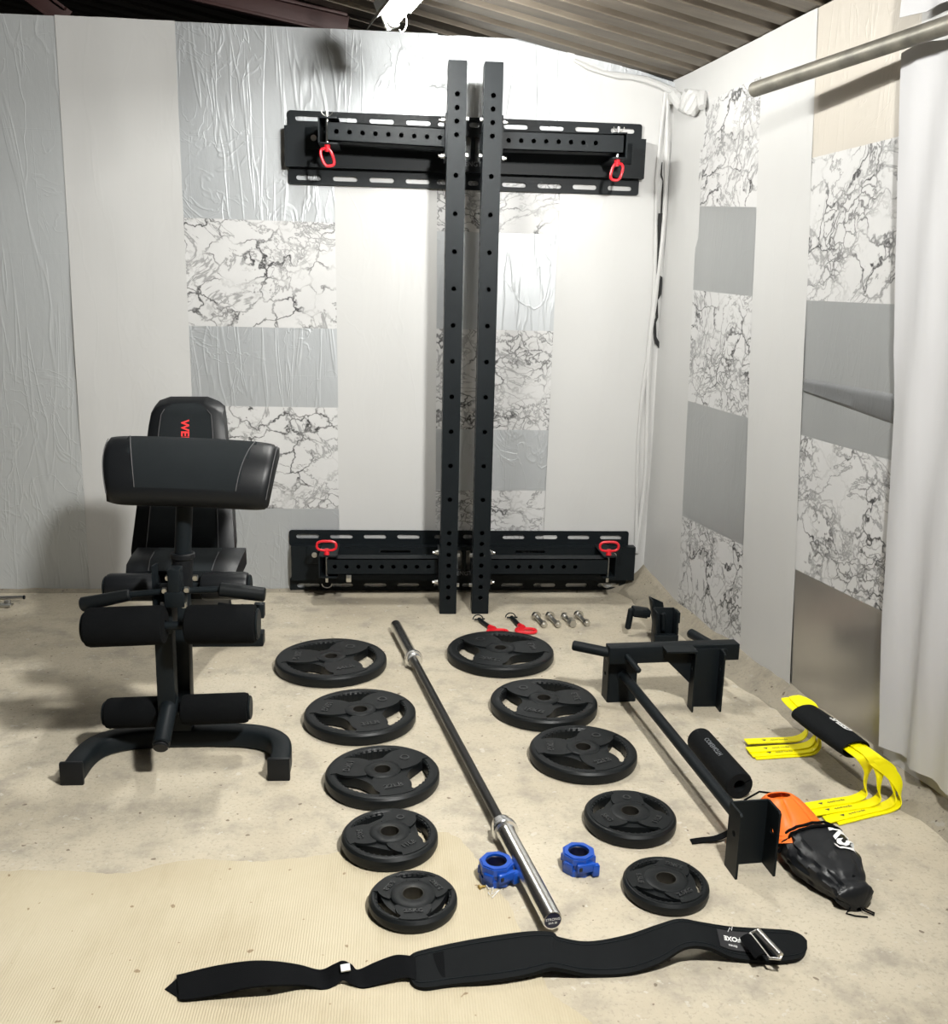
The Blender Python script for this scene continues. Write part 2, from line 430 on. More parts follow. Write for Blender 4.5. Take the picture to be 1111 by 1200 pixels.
def right_strip(b, u0, u1, rowsz, off, wr=.004):
    """u0,u1: (u at z=2.295, u at z=.05); rowsz: (ztop at left, ztop at right, zbot left, zbot right, mat)"""
    for zt0, zt1, zb0, zb1, mi in rowsz:
        def f(s_, t_):
            z = lerp(lerp(zb0, zb1, s_), lerp(zt0, zt1, s_), t_); k = (z-.05)/2.245
            u = lerp(lerp(u0[1], u0[0], k), lerp(u1[1], u1[0], k), s_)
            d = wr*fbm((u*2.2, z*.9, 8.1+off*100)); d = max(-off, d)
            return rwp(u, z, off+d)
        quad_patch(b, mi, f, 16, max(2, int((zt0-zb0)/.05)))
TZ = 2.297
b = MB()
right_strip(b, (-.03, -.02), (.30, .40), [(TZ, TZ, 0, 0, 0)], .003, .006)
right_strip(b, (.27, .385), (.735, .962), [(TZ, TZ, 2.155, 2.16, 0), (2.155, 2.16, 1.752, 1.706, 2), (1.752, 1.706, 1.413, 1.388, 4), (1.413, 1.388, .952, .942, 2), (.952, .942, .452, .458, 4), (.452, .458, 0, 0, 2)], .002, .003)
right_strip(b, (.733, .960), (1.083, 1.316), [(TZ, TZ, 0, 0, 0)], .006, .006)
right_strip(b, (1.081, 1.313), (1.60, 1.84), [(TZ, TZ, 1.832, 1.834, 5), (1.832, 1.834, 1.376, 1.366, 2), (1.376, 1.366, .929, .921, 4), (.929, .921, .469, .473, 2), (.469, .473, 0, 0, 6)], .003, .003)
right_strip(b, (1.59, 1.838), (4.6, 4.8), [(TZ, TZ, 0, 0, 0)], .006, .008)
wr_ = structure(b.build('wall_right', WM, recalc=False, ang=60))
# dark crease band across the grey sheet on the right wall
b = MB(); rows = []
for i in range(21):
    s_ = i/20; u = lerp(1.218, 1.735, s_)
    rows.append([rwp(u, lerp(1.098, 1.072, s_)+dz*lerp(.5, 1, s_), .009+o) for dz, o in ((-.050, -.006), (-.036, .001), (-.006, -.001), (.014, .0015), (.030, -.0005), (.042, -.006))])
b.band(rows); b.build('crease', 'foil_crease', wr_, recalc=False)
# loose folded sheet in the corner top
b = MB()
for k in range(5):
    pts = [rwp(.02+.05*k+.12*i/6, 2.20-.012*k+.03*math.sin(i*1.1+k), .02+.012*math.sin(i+k*2)) for i in range(7)]
    b.pipe(pts, [.012+.012*math.sin(PI*(i+.5)/7) for i in range(7)], 8)
b.build('sheet_fold', 'sheet', wr_)
b = MB()
for x, r in ((1.150, .010), (1.172, .013)):
    b.pipe([(x+.012*math.sin(i*.7+x*90)-.0012*i, YW-.012, 2.27-.13*i) for i in range(17)], [r*(.7+.4*math.sin(i*1.3+x*50)**2) for i in range(17)], 8)
b.pipe([(.745+.063*i, YW-.014, 2.355-.016*i-.014*math.sin(i*.9)) for i in range(8)], [.007, .012, .009, .015, .012, .016, .015, .02], 8)
b.build('sheet_fold', 'sheet', wb)

# rough concrete fillet along the foot of both walls
b = MB(); rows = []
for i in range(90):
    u = -.02+4.6*i/89
    w = .11+.05*fbm((u*3, 0, 2)); h = .062+.012*fbm((u*5, 1, 2)); w = max(.06, w)
    heap = max(0, 1-u/.35); w += .05*heap; h += .075*heap
    ox = .012*fbm((u*9, 5, 5))
    rows.append([rwp(u, h, -.01)]+[rwp(u, max(-.004, h*(1-k/6)**1.5+.006*fbm((u*12, k, 3))*(1 if 0 < k < 6 else 0)-(.004 if k == 6 else 0)), w*k/6+ox*(k/6)) for k in range(7)])
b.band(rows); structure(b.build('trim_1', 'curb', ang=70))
b = MB(); rows = []
for i in range(70):
    x = -4+5.25*i/69; heap = max(0, 1-abs(x-1.2)/.16)
    h = .012+.006*fbm((x*6, 0, 4))+.10*heap; w = .035+.02*fbm((x*5, 1, 4))+.06*heap
    rows.append([(x, YW+.01, h)]+[(x, YW-.005-w*k/4, max(-.004, h*(1-k/4)**1.4-(.004 if k == 4 else 0))) for k in range(5)])
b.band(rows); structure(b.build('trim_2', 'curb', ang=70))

# corrugated roof sloping down to the right wall
def roofp(u, q, dz=0): return RA + RD*u + RN*q + V((0, 0, 2.300+.18*q+dz))
b = MB(); rows = []
us = []; u = -2.4; P_ = .155
while u < 4.9:
    us += [(u, 0), (u+.085, 0), (u+.100, .030), (u+.140, .030)]; u += P_
for q in [-.08]+[.35*k for k in range(0, 15)]:
    rows.append([roofp(uu, q, dz) for uu, dz in us])
b.band(rows); structure(b.build('ceiling', 'roof', recalc=False, ang=25))
b = MB(); b.box((0, 6.65, 2.6), (9, .1, 2.6)); b.box((-4.05, 2, 1.6), (.1, 9.4, 3.4))
structure(b.build('wall_left', 'dark_board'))
def rafter(p0, p1, label):
    b = MB(); p0, p1 = V(p0), V(p1); d = (p1-p0)
    b.bar(p0, p1, .055, .012, bev=.001); b.bar(p0+V((0, 0, .04)), p1+V((0, 0, .04)), .008, .08, bev=.001); b.bar(p0+V((0, 0, .08)), p1+V((0, 0, .08)), .055, .012, bev=.001)
    o = rebase(b.build('roof_rafter', 'brown'), p0); return tag(o, label, 'rafter')
def zr(p): return 2.300+.18*((V(p)-RA).dot(RN))
for (xa, ya), (xb_, yb), Y, lab in (((190, -8), (380, 36), 4.52, 'red-brown steel rafter sloping down behind the top of the wall near the lamp'), ((20, -8), (72, 30), 4.45, 'short visible red-brown steel rafter in the dark far left of the roof')):
    pa, pb = aty(xa, ya, Y), aty(xb_, yb, Y); d = (pb-pa)
    rafter(pa-d*.6, pb+d*.15, lab)

# ------------------------------------------------------------------ lamps
def tube_light(p0, p1, label, side, glow='tube'):
    """p0,p1: ends of the glass tube; side: direction of the batten/reflector from the tube"""
    p0, p1 = V(p0), V(p1); d = (p1-p0).normalized(); sd = V(side); sd = (sd-d*sd.dot(d)).normalized()
    lat = d.cross(sd)
    r = thing('tube_light', label, 'ceiling lamp', (p0+p1)/2, 'fluorescent tube lamps')
    b = MB(); b.cyl(p0, p1, .0165, 16); b.build('lamp_tube', glow, r)
    b = MB(); b.cyl(p0-d*.028, p0, .0165, 16, bev=.003); b.build('end_cap', 'lamp_body', r)
    b = MB(); b.cyl(p1, p1+d*.028, .0165, 16, bev=.003); b.build('end_cap', 'lamp_body', r)
    b = MB(); c0, c1 = p0-d*.05, p1+d*.05
    b.bar(c0+sd*.062, c1+sd*.062, .06, .045, up=sd, bev=.004)
    for c in (c0+d*.02, c1-d*.02): b.bar(c+sd*.045, c-sd*.018, .05, .018, up=d, bev=.003)
    b.build('batten', 'lamp_body', r)
    rows = []
    for c in (c0, c1): rows.append([c+sd*s_+lat*l for l, s_ in ((-.085, .012), (-.055, .036), (0, .04), (.055, .036), (.085, .012))])
    b = MB(); b.band(rows, .002); b.build('reflector', 'lamp_body', r)
    for k in (.2, .8):
        b = MB(); c = c0.lerp(c1, k)+sd*.08; b.cyl(c, (c.x, c.y, zr(c)-.002), .004, 6); b.build('hanger', 'zinc', r)
    return r
tube_light(g(461, 25, 2.285), g(461, 25, 2.285)+V((.105, -.45, 0)), 'glowing fluorescent tube lamp hanging under the roof above the rack', (-.45, 0, 1))
# second lamp: a floodlight under the roof, out of the picture to the upper right
fc = V((.76, 1.0, 2.29)); fd = V((-.66, .62, -.40)).normalized(); fx_ = fd.cross(V((0, 0, 1))).normalized(); fy_ = fx_.cross(fd)
r = thing('flood_lamp', 'floodlight fixed under the roof near the right wall, facing the bench', 'flood lamp', fc)
T = frameT(fc, fx_, fy_, fx_.cross(fy_))
if T.col[2].xyz.dot(fd) < 0: T = frameT(fc, -fx_, fy_, fd)
b = MB(); b.box((0, 0, -.03), (.26, .20, .045), T, .004)
b.plate(rrect(-.13, -.10, .13, .10, .01), [rrect(-.11, -.08, .11, .08, .004)[::-1]], -.008, .004, T); b.build('housing', 'lamp_body', r)
b = MB(); b.box((0, 0, -.004), (.216, .156, .004), T); b.build('lamp_glass', 'tube_near', r)
b = MB(); b.pipe([T @ V((-.14, 0, -.03)), T @ V((-.14, .07, -.06)), T @ V((0, .075, -.07)), T @ V((.14, .07, -.06)), T @ V((.14, 0, -.03))], .006, 8)
q = T @ V((0, .075, -.07)); b.cyl(q, (q.x, q.y, zr(q)-.002), .006, 8); b.build('bracket', 'zinc', r)
TUBE.b.inputs['Emission Strength'].default_value = 540.0
TUBE2.b.inputs['Emission Strength'].default_value = 1260.0
# small cord hanging at the lamp end
b = MB(); p = g(475, 17, 2.30)
b.pipe([p+V((.006*math.sin(k*.8), 0, -.012*k)) for k in range(5)]+[p+V((-.012, .002, -.058)), p+V((-.02, 0, -.048))], .0025, 6)
tag(rebase(b.build('lamp_hook', 'zinc'), p), 'little curled wire hook hanging beside the glowing lamp tube end', 'hook')

# pole along the right wall
p0 = g(884, 105, 2.04); p1 = rwp(2.03, 2.056, .062); dv = (p1-p0).normalized(); PLn = (p1-p0).length
r = thing('galvanised_pole', 'grey galvanised steel pole running along the upper right wall', 'pole', p0)
pts_in = [(.0235, 0), (.0235, PLn), (.020, PLn), (.020, 0)]
T = V((0, 0, 1)).rotation_difference(dv).to_matrix().to_4x4(); T.translation = p0
b = MB(); b.lathe(pts_in, 24, T, closed=True); b.build('pole', 'galv', r)
b = MB(); T.translation = p1-dv*.045; b.lathe([(.024, 0), (.040, 0), (.040, .05), (.024, .05)], 24, T, closed=True); b.build('wall_flange', 'galv', r)

# loose white sheet at the right edge
def drape(u0, u1, zt, zb, off, seed, amp=.018):
    rows = []
    for j in range(25):
        t_ = j/24; row = []
        for i in range(41):
            s_ = i/40
            u = lerp(u0(t_), u1, s_); z = lerp(zt(s_), zb, t_)
            f = amp*(.5+.8*t_)*(math.sin(u*38+seed+1.5*fbm((u*2, z, seed)))*.45+fbm((u*7, z*.8, seed)))
            row.append(rwp(u, z, off+f))
        rows.append(row)
    return rows
b = MB(); b.band(drape(lambda t_: 1.588+.275*t_, 3.0, lambda s_: 2.045-.012*s_+.008*math.sin(s_*30), .10, .040, 1), .003)
tag(rebase(b.build('plastic_sheet', 'cloth', ang=80), rwp(1.6, .1, .04)), 'loose white sheet hanging in folds below the pole at the right wall', 'sheet', )
b = MB(); b.band(drape(lambda t_: 1.60, 3.0, lambda s_: 2.30+.004*math.sin(s_*60), 2.13, .045, 4, .03), .003)
tag(rebase(b.build('plastic_sheet', 'cloth', ang=80), rwp(1.6, 2.13, .04)), 'short bunched white sheet above the pole by the roof edge', 'sheet')
# ------------------------------------------------------------------ weight plates
def weight_plate(name_label, R, Tk, texts, nridge):
    r = thing('weight_plate', name_label, 'weight plate', (0, 0, 0), 'tri-grip weight plates laid out on the floor')
    ri = .80*R; rh = .0245
    b = MB()
    b.lathe([(ri, .006), (ri, Tk-.008), (ri+.006, Tk-.001), (ri+.012, Tk), (R-.012, Tk), (R-.006, Tk-.002), (R-.001, Tk-.008), (R, Tk-.014), (R, .010), (R-.003, .003), (R-.009, 0), (ri+.01, 0)], 72, closed=True)
    # grip openings
    holes = []; hub = max(.058, R*.30)
    for k in range(3):
        h = []; A = math.radians(40)
        for i in range(17):
            a = -A+2*A*i/16; h.append((R*.815*math.cos(a+2*PI*k/3), R*.815*math.sin(a+2*PI*k/3)))
        for i in range(1, 16):
            t_ = 1-2*i/16; a = A*t_*.97; rr = lerp(hub+R*.10, R*.775, abs(t_)**2.6)
            h.append((rr*math.cos(a+2*PI*k/3), rr*math.sin(a+2*PI*k/3)))
        holes.append(h)
    b.plate(circle(0, 0, R*.835, 72), holes+[circle(0, 0, rh, 28)[::-1]], .006, Tk-.004)
    # raised arms standing a little above the web
    for k in range(3):
        a0 = PI/3+2*PI*k/3; arm = []; A = math.radians(21)
        for i in range(9): a = a0-A+2*A*i/8; arm.append((R*.905*math.cos(a), R*.905*math.sin(a)))
        for i in range(9):
            t_ = i/8; rr = lerp(R*.80, hub*.95, t_); wd = lerp(math.radians(20), math.radians(46), t_**.8)
            arm.append((rr*math.cos(a0+wd), rr*math.sin(a0+wd)))
        for i in range(9):
            t_ = 1-i/8; rr = lerp(R*.80, hub*.95, t_); wd = lerp(math.radians(20), math.radians(46), t_**.8)
            arm.append((rr*math.cos(a0-wd), rr*math.sin(a0-wd)))
        b.plate(arm, [], Tk-.006, Tk+.0016)
    # finger ridges along the rim inside each grip
    for k in range(3):
        for i in range(nridge):
            a = 2*PI*k/3+math.radians(-26+52*i/(nridge-1))
            T = M.Rotation(a, 4, 'Z'); b.box((R*.835, 0, Tk*.5-.001), (R*.075, .008*R/.2+.003, Tk-.002), T, .003)
    b.build('disc', 'rubber', r, ang=30)
    b = MB(); b.lathe([(rh, .002), (rh, Tk+.003), (rh+.004, Tk+.0045), (hub*.80, Tk+.0045), (hub*.88, Tk+.002), (hub*.90, Tk-.002)], 40); b.build('hub', 'rubber', r)
    b = MB(); b.lathe([(rh-.0015, .001), (rh-.0015, Tk+.003), (rh+.001, Tk+.0035)], 32); b.build('sleeve_ring', 'ring', r)
    s_ = R*.165
    for k, tx in enumerate(texts):
        a = PI/3+2*PI*k/3
        def fn(c, a=a):
            q = V((c.x, c.y+(-(R*.62)), 0)); rot = M.Rotation(a+PI/2, 3, 'Z')
            p = rot @ q; return V((p.x, p.y, Tk+.0016+c.z))
        b = MB()
        if tx: b.text(tx, s_, .0022, fn, bold=True); b.build('lettering', 'rubber_pale', r)
        else: b.lathe([(R*.06, Tk), (R*.06, Tk+.0035), (R*.09, Tk+.0035), (R*.09, Tk)], 20, M.Translation((math.cos(a)*R*.58, math.sin(a)*R*.58, 0))); b.build('emblem', 'rubber_pale', r)
    return r
MAT['rubber_pale'] = simple('paler_black_rubber', (.024, .025, .0255), .40, 0, .4)  # paler rubber tone that sets off the raised lettering and emblem
MAT['ring'] = simple('dark_steel_ring', (.03, .028, .024), .45, .6)
sizes = {20: (.206, .041, ['', '20KG', '44LB'], 9), 15: (.181, .041, ['', '15KG', '33LB'], 9), 10: (.1625, .039, ['', '10KG', '22LB'], 8), 5: (.1215, .037, ['', '5KG', '11LB'], 7), 2: (.101, .031, ['2.5KG', '5.5LB', '2.5KG'], 7)}
PL = [(20, (-.236, 3.358), -3, 'largest black grip plate on the bench side of the barbell, farthest from the viewer'),
      (15, (-.111, 2.885), -12, 'second largest black grip plate marked 33LB on the bench side of the barbell'),
      (10, (-.033, 2.482), -12, 'mid-size black grip plate marked 22LB on the bench side of the barbell'),
      (5, (-.010, 2.155), 8, 'small black grip plate marked 11LB at the ragged edge of the mat'),
      (2, (.044, 1.905), -30, 'smallest black grip plate lying fully on the pale mat'),
      (20, (.407, 3.434), 66, 'largest black grip plate just in front of the two red pins'),
      (15, (.504, 2.960), 64, 'second largest black grip plate between barbell and long black pull-up bar'),
      (10, (.569, 2.601), -6, 'mid-size black grip plate beside the middle of the pull-up bar, touching none'),
      (5, (.624, 2.234), 24, 'small black grip plate behind the free-standing blue collar'),
      (2, (.639, 1.942), -3, 'smallest black grip plate on bare concrete just behind the lifting belt')]
proto = {}
for kg, (x, y), rot, lab in PL:
    if kg not in proto: o = proto[kg] = weight_plate(lab, *sizes[kg])
    else: o = copy_tree(proto[kg])
    o.location = (x, y, .0005 if not (x < .25 and y < 2.2) else .0045); o.rotation_euler = (0, 0, math.radians(rot)); o['label'] = lab

# ------------------------------------------------------------------ barbell
far, fcol, ncol, near = V((.003, 3.726, .0335)), V((.078, 3.345, .0335)), V((.291, 2.165, .0335)), V((.347, 1.800, .0335))
ax = (near-far).normalized()
fcol = far+ax*.385; ncol = near-ax*.372
r = thing('barbell', 'black barbell with bright chrome sleeves lying between the two columns of plates', 'barbell', (far+near)/2-V((0, 0, .0335)))
b = MB(); b.cyl(fcol, ncol, .0132, 20); b.build('shaft', 'blackbar', r)
for a_, c_ in ((far, fcol), (near, ncol)):
    d = (a_-c_).normalized()
    b = MB(); T = V((0, 0, 1)).rotation_difference(d).to_matrix().to_4x4(); T.translation = c_; L = (a_-c_).length
    b.lathe([(.0136, -.030), (.026, -.030), (.027, -.028), (.027, -.012), (.024, -.011), (.024, -.006), (.0325, -.005), (.0335, -.003), (.0335, .011), (.0325, .013), (.025, .014), (.0225, .018), (.0225, L-.002), (.0215, L), (.019, L), (.019, L-.002), (.0, L-.002)], 36, T)
    sl = b.build('sleeve', 'chrome', r)
    b = MB(); b.lathe([(.0, L-.0005), (.0188, L-.0005), (.0188, L-.003)], 28, T); cp = b.build('end_cap', 'navy', sl)
    x = V((0, 0, 1)).cross(d).normalized() ; y = d.cross(x)
    for tx, sz, dy in (('STRONG', .0085, .003), ('BAR 20', .0065, -.006)):
        b = MB(); b.text(tx, sz, .0002, lambda c: c_+d*(L+.0002+c.z)+x*c.x+y*(c.y+dy)); b.build('lettering', 'white_print', sl)

# ------------------------------------------------------------------ blue lock collars
def collar(label):
    r = thing('lock_collar', label, 'barbell collar', (0, 0, 0), 'pair of blue lock collars')
    b = MB()
    o8 = circle(0, 0, .041, 8, PI/8); o8s = circle(0, 0, .038, 8, PI/8); hole = circle(0, 0, .0255, 28)[::-1]
    b.plate(o8, [hole], .030, .046); b.plate(o8s, [hole], .046, .049); b.plate(o8, [hole], .0, .016); b.plate(circle(0, 0, .036, 16), [hole], .014, .032)
    for a in (2.6, 4.0, .4): b.box((.036, 0, .023), (.012, .026, .02), M.Rotation(a, 4, 'Z'), .002)
    b.build('ring', 'blue', r)
    b = MB(); b.box((.0395, .004, .026), (.013, .046, .022), M.Rotation(-1.25, 4, 'Z'), .003); b.box((.041, .028, .018), (.015, .018, .030), M.Rotation(-1.25, 4, 'Z'), .003); b.build('lever', 'blue', r)
    b = MB(); b.lathe([(.0252, .004), (.0252, .044), (.0235, .042), (.0235, .006)], 28, closed=True); b.build('liner', 'navy', r)
    b = MB(); b.box((.0412, -.012, .027), (.0145, .008, .009), M.Rotation(-1.25, 4, 'Z'), .001); b.build('latch_hole', 'dark_board', r)
    return r
c1 = collar('blue lock collar beside the chrome sleeve of the barbell at the mat edge'); c1.location = (.243, 2.003, .0045); c1.rotation_euler = (0, 0, .15)
c2 = copy_tree(c1); c2.location = (.449, 2.042, .0); c2.rotation_euler = (0, 0, -.12); c2['label'] = 'blue lock collar standing alone on bare concrete between barbell and plates'
b = MB(); p = g(565, 1039, .008); b.cyl(p+V((-.006, -.002, 0)), p+V((.008, .002, 0)), .003, 8); b.cyl(p+V((-.008, -.003, 0)), p+V((-.005, -.0015, 0)), .006, 8)
tag(rebase(b.build('screw', 'brass'), p), 'tiny brass screw on the mat edge beside the blue collar', 'screw')
b = MB(); b.pipe([g(x, y, .008) for x, y in ((568, 1034), (573, 1042), (578, 1040), (576, 1048), (585, 1043), (577, 1052), (572, 1046))], .0011, 5)
tag(rebase(b.build('thread', 'tag'), g(575, 1045, .005)), 'frayed bit of white thread by the blue collar', 'thread')

# ------------------------------------------------------------------ folded wall rack
rack = thing('wall_rack', 'black folded wall-mounted squat rack with two perforated uprights', 'squat rack', (.30, 4.15, 0))
XL, XR = -.462, 1.085
def wall_plate(z0, x0, x1, low, shift):
    """hat-profile mounting plate: flanges on the wall, raised channel between"""
    h = .295; fy = YW-.012; cy_ = fy-.045
    T = frameT((0, fy, 0), (1, 0, 0), (0, 0, 1), (0, -1, 0))
    b = MB(); W = x1-x0
    def slots(zc):
        out = []
        for k in range(4):
            out.append(slot(x0+.085+k*.155, zc, .105, .020)); out.append(slot(x1-.085-k*.155, zc, .105, .020))
        out.append(slot((x0+x1)/2-.105, zc, .045, .02)); out.append(slot((x0+x1)/2+.03, zc, .045, .02))
        return out
    b.plate(rrect(x0, z0+h-.075, x1, z0+h, .012), slots(z0+h-.030), 0, .005, T)
    b.plate(rrect(x0, z0, x1, z0+.070, .012), slots(z0+.028), 0, .005, T)
    xs0, xs1 = x0+shift[0], x1+shift[1]; xm = .300
    T2 = frameT((0, cy_, 0), (1, 0, 0), (0, 0, 1), (0, -1, 0))
    zc = z0+.16
    ch = [slot(xm-.30, z0+.205, .14, .012), slot(xm+.33, z0+.205, .14, .012), rrect(xm-.028, zc-.045, xm+.010, zc+.05, .012), rrect(xm+.028, zc-.05, xm+.050, zc+.05, .003), rrect(xm-.085, zc-.045, xm-.045, zc+.05, .012)]
    b.plate([(xs0, z0+.066), (xs1, z0+.066), (xs1, z0+.228), (xs0, z0+.228)], ch, 0, .005, T2)
    b.box(((xs0+xs1)/2, (fy+cy_)/2-.002, z0+.2255), (xs1-xs0, .045, .005)); b.box(((xs0+xs1)/2, (fy+cy_)/2-.002, z0+.0685), (xs1-xs0, .045, .005))
    p = b.build('mounting_plate', 'powder', rack, ang=25)
    b = MB()
    b.text('STRENGTH', .028, .0006, lambda c: V((xm+.008+c.x, cy_-.0062-c.z, z0+.10+c.y)))
    b.build('lettering', 'grey_print', p)
    return p
wall_plate(.0015, XL-.027, XR+.02, True, (.012, .026)); wall_plate(1.815, XL, XR-.03, False, (-.010, .010))
# perforated square tubes
def tube_v(x, y, z0, z1, w, hz, hs):
    """hollow upright: front face y, hole heights on the front and on the sides"""
    b = MB(); th = .004
    T = frameT((x-w/2, y, 0), (1, 0, 0), (0, 0, 1), (0, -1, 0))
    b.plate([(0, z0), (w, z0), (w, z1), (0, z1)], [circle(w/2, z, .0100, 12) for z in hz], -th, 0, T)
    for sx, s_ in ((x-w/2, -1), (x+w/2, 1)):
        T = frameT((sx, y, 0), (0, 1, 0), (0, 0, 1), (s_, 0, 0)) if s_ > 0 else frameT((sx, y, 0), (0, 1, 0), (0, 0, 1), (-1, 0, 0))
        b.plate([(th, z0), (w, z0), (w, z1), (th, z1)], [circle(w/2+.002, z, .0095, 10) for z in hs], -th, 0, T)
    T = frameT((x-w/2, y+w, 0), (1, 0, 0), (0, 0, 1), (0, -1, 0))
    b.plate([(0, z0), (w, z0), (w, z1), (0, z1)], [], -th, 0, T)
    return b
UY = 3.962; UW = .0735; UZ = .004; UT = 2.255
hz = [.075+.0488*k for k in range(7)] + [.0488*6+.075+.1465*k for k in range(1, 12)]
hz = [z for z in hz if z < 1.86] + [1.985, 2.035, 2.085, 2.135]
hs = [.06+.0488*k for k in range(44)]
UX = (.2315, .3735)
ups = []
for x in UX:
    u_ = tube_v(x, UY, UZ, UT, UW, hz, hs).build('upright', 'powder', rack, ang=25); ups.append(u_)
    b = MB(); b.box((x, UY+UW/2, UT+.001), (UW-.002, UW-.002, .004), bev=.001); b.build('end_cap', 'powder', u_)
    b = MB(); b.box((x, UY+UW/2, .0035), (UW-.002, UW-.002, .006)); b.build('end_cap', 'powder', u_)
AY = UY+UW+.010
def swing_arm(x0, x1, zc, tilt, up_x):
    w = .073; b = MB(); th = .004; L = x1-x0
    def sh(p): return p
    T = frameT((x0, AY, zc-w/2), (1, 0, tilt), (0, 0, 1), (0, -1, 0))
    n = 9; hp = [(.035 if up_x > (x0+x1)/2 else .055)+.0515*k for k in range(9)]
    if up_x < (x0+x1)/2: hp = [.06+.051*k for k in range(9)]
    b.plate([(0, 0), (L, 0), (L, w), (0, w)], [circle(h_, w/2, .0095, 12) for h_ in hp if h_ < L-.02], -th, 0, T)
    Tb = frameT((x0, AY+w, zc-w/2), (1, 0, tilt), (0, 0, 1), (0, -1, 0)); b.plate([(0, 0), (L, 0), (L, w), (0, w)], [], 0, th, Tb)
    for zz in (0, w):
        T3 = frameT((x0, AY, zc-w/2+zz), (1, 0, tilt), (0, 1, 0), (0, 0, 1)); b.plate([(0, 0), (L, 0), (L, w), (0, w)], [], -th if zz else 0, 0 if zz else th, T3)
    return b.build('swing_arm', 'powder', rack, ang=25)
Zl, Zu = .192, 1.982
arms = [swing_arm(-.30, .268, Zl, 0, 1), swing_arm(.337, .955, Zl, 0, -1), swing_arm(-.278, .268, Zu+.012, -.02, 1), swing_arm(.337, .92, Zu+.002, .006, -1)]
for x, s_ in ((UX[0], -1), (UX[1], 1)):          # joint plates and bolts where arms meet uprights
    for zc, up_ in ((Zl, 0), (Zu, 1)):
        b = MB(); xx = x+s_*(UW/2+.0035)
        b.plate(rrect(UY+.008, zc-.085, AY+.078, zc+.085, .008), [], -.003, .003, frameT((xx, 0, 0), (0, 1, 0), (0, 0, 1), (1, 0, 0)))
        b.build('joint_plate', 'powder', rack)
        for dz in (-.068, .068):
            b = MB(); c = V((xx+s_*.003, UY+.075, zc+dz))
            b.cyl(c, c+V((s_*.004, 0, 0)), .013, 16); b.cyl(c+V((s_*.004, 0, 0)), c+V((s_*.015, 0, 0)), .0095, 6); b.cyl(c+V((s_*.015, 0, 0)), c+V((s_*.024, 0, 0)), .006, 10)
            b.build('bolt', 'zinc', rack)
            b = MB(); c = V((x-s_*(UW/2), UY+.03, zc+dz)); b.cyl(c, c-V((s_*.012, 0, 0)), .0085, 6); b.build('bolt', 'zinc', rack)
# outer hinges with red-handled pins
def ring_path(w, h, n=24):
    out = []
    for i in range(n):
        a = 2*PI*i/n; c_, s_ = math.cos(a), math.sin(a)
        out.append((w/2*math.copysign(abs(c_)**.6, c_), h/2*math.copysign(abs(s_)**.8, s_)))
    return out
def hinge(x, zc, s_, up, tiltx):
    b = MB(); y0, y1 = AY-.006, YW-.055
    for dz in (-.048, .048):
        b.plate(rrect(x-.030, y0, x+.050 if s_ < 0 else x+.030, y1, .010), [], -.003, .003, frameT((0, 0, zc+dz), (1, 0, 0), (0, 1, 0), (0, 0, 1)))
    xb = x+s_*.028
    b.box((xb, (y0+y1)/2, zc), (.006, y1-y0, .094))
    b.box((x+s_*.062, YW-.064, zc), (.075, .007, .085), bev=.002)
    b.build('hinge_bracket', 'powder', rack)
    b = MB(); c = V((x+s_*.065, YW-.0675, zc)); b.cyl(c, c+V((0, -.004, 0)), .0125, 16); b.cyl(c+V((0, -.004, 0)), c+V((0, -.010, 0)), .009, 6); b.build('bolt', 'zinc', rack)
    px = x+s_*-.004; py = AY+.016
    b = MB(); b.cyl((px, py, zc-.075), (px, py, zc+.075), .0065, 12)
    pin = b.build('locking_pin', 'zinc', rack)
    e = 1 if up else -1
    b = MB(); zb = zc+e*.060
    b.cyl((px, py, zc+e*.052), (px, py, zc+e*.078), .013, 14, r2=.009)
    rp = ring_path(.085, .042) if up else ring_path(.044, .066)
    cz = zc+e*(.092 if up else .100)
    b.pipe([(px+a+tiltx*(v), py-.004, cz+v-tiltx*a*.5) for a, v in rp], .0058, 8, closed=True)
    b.build('pin_handle', 'red', pin)
    b = MB(); zc2 = zc-e*.078
    b.pipe([(px+.022*math.cos(a), py-.002, zc2-.004-.018*abs(math.sin(a))) for a in [PI*i/10 for i in range(11)]], .002, 6); b.build('clip', 'zinc', pin)
hinge(-.305, Zl, -1, True, 0); hinge(.962, Zl, 1, True, 0); hinge(-.285, Zu+.014, -1, False, -.35); hinge(.905, Zu-.002, 1, False, .25)
b = MB(); b.box((-.205, AY+.02, Zl-.055), (.022, .03, .035), bev=.002); b.build('spacer', 'zinc', rack)

# ------------------------------------------------------------------ loose red pins and bolts behind the plate
def red_pin(label):
    r = thing('locking_pin', label, 'locking pin', (0, 0, 0), 'two loose red-handled pins on the floor')
    b = MB(); b.cyl((0, 0, .012), (-.045, .125, .012), .0085, 12, bev=.001); b.build('shaft', 'powder', r)
    b = MB(); b.cyl((.004, -.010, .012), (-.008, .020, .012), .016, 14, r2=.012); rp = ring_path(.082, .05)
    b.pipe([(.020+a, -.026+v, .008) for a, v in rp], .0070, 8, closed=True); b.build('handle', 'red', r)
    b = MB(); b.pipe([(-.045+.022*math.cos(a)-.004, .120+.010*math.sin(a), .012+.018*math.sin(a)) for a in [PI*i/8 for i in range(9)]], .0025, 6)
    b.cyl((-.065, .118, .012), (-.020, .128, .012), .0035, 8); b.build('clip', 'powder', r)
    return r
p1 = red_pin('loose red-handled black pin directly behind the large plate, the one farther from the bolts'); p1.location = (.405, 3.735, 0)
p2 = copy_tree(p1); p2.location = (.530, 3.752, 0); p2.rotation_euler = (0, 0, -.15); p2['label'] = 'loose red-handled black pin lying next to the row of four bolts'
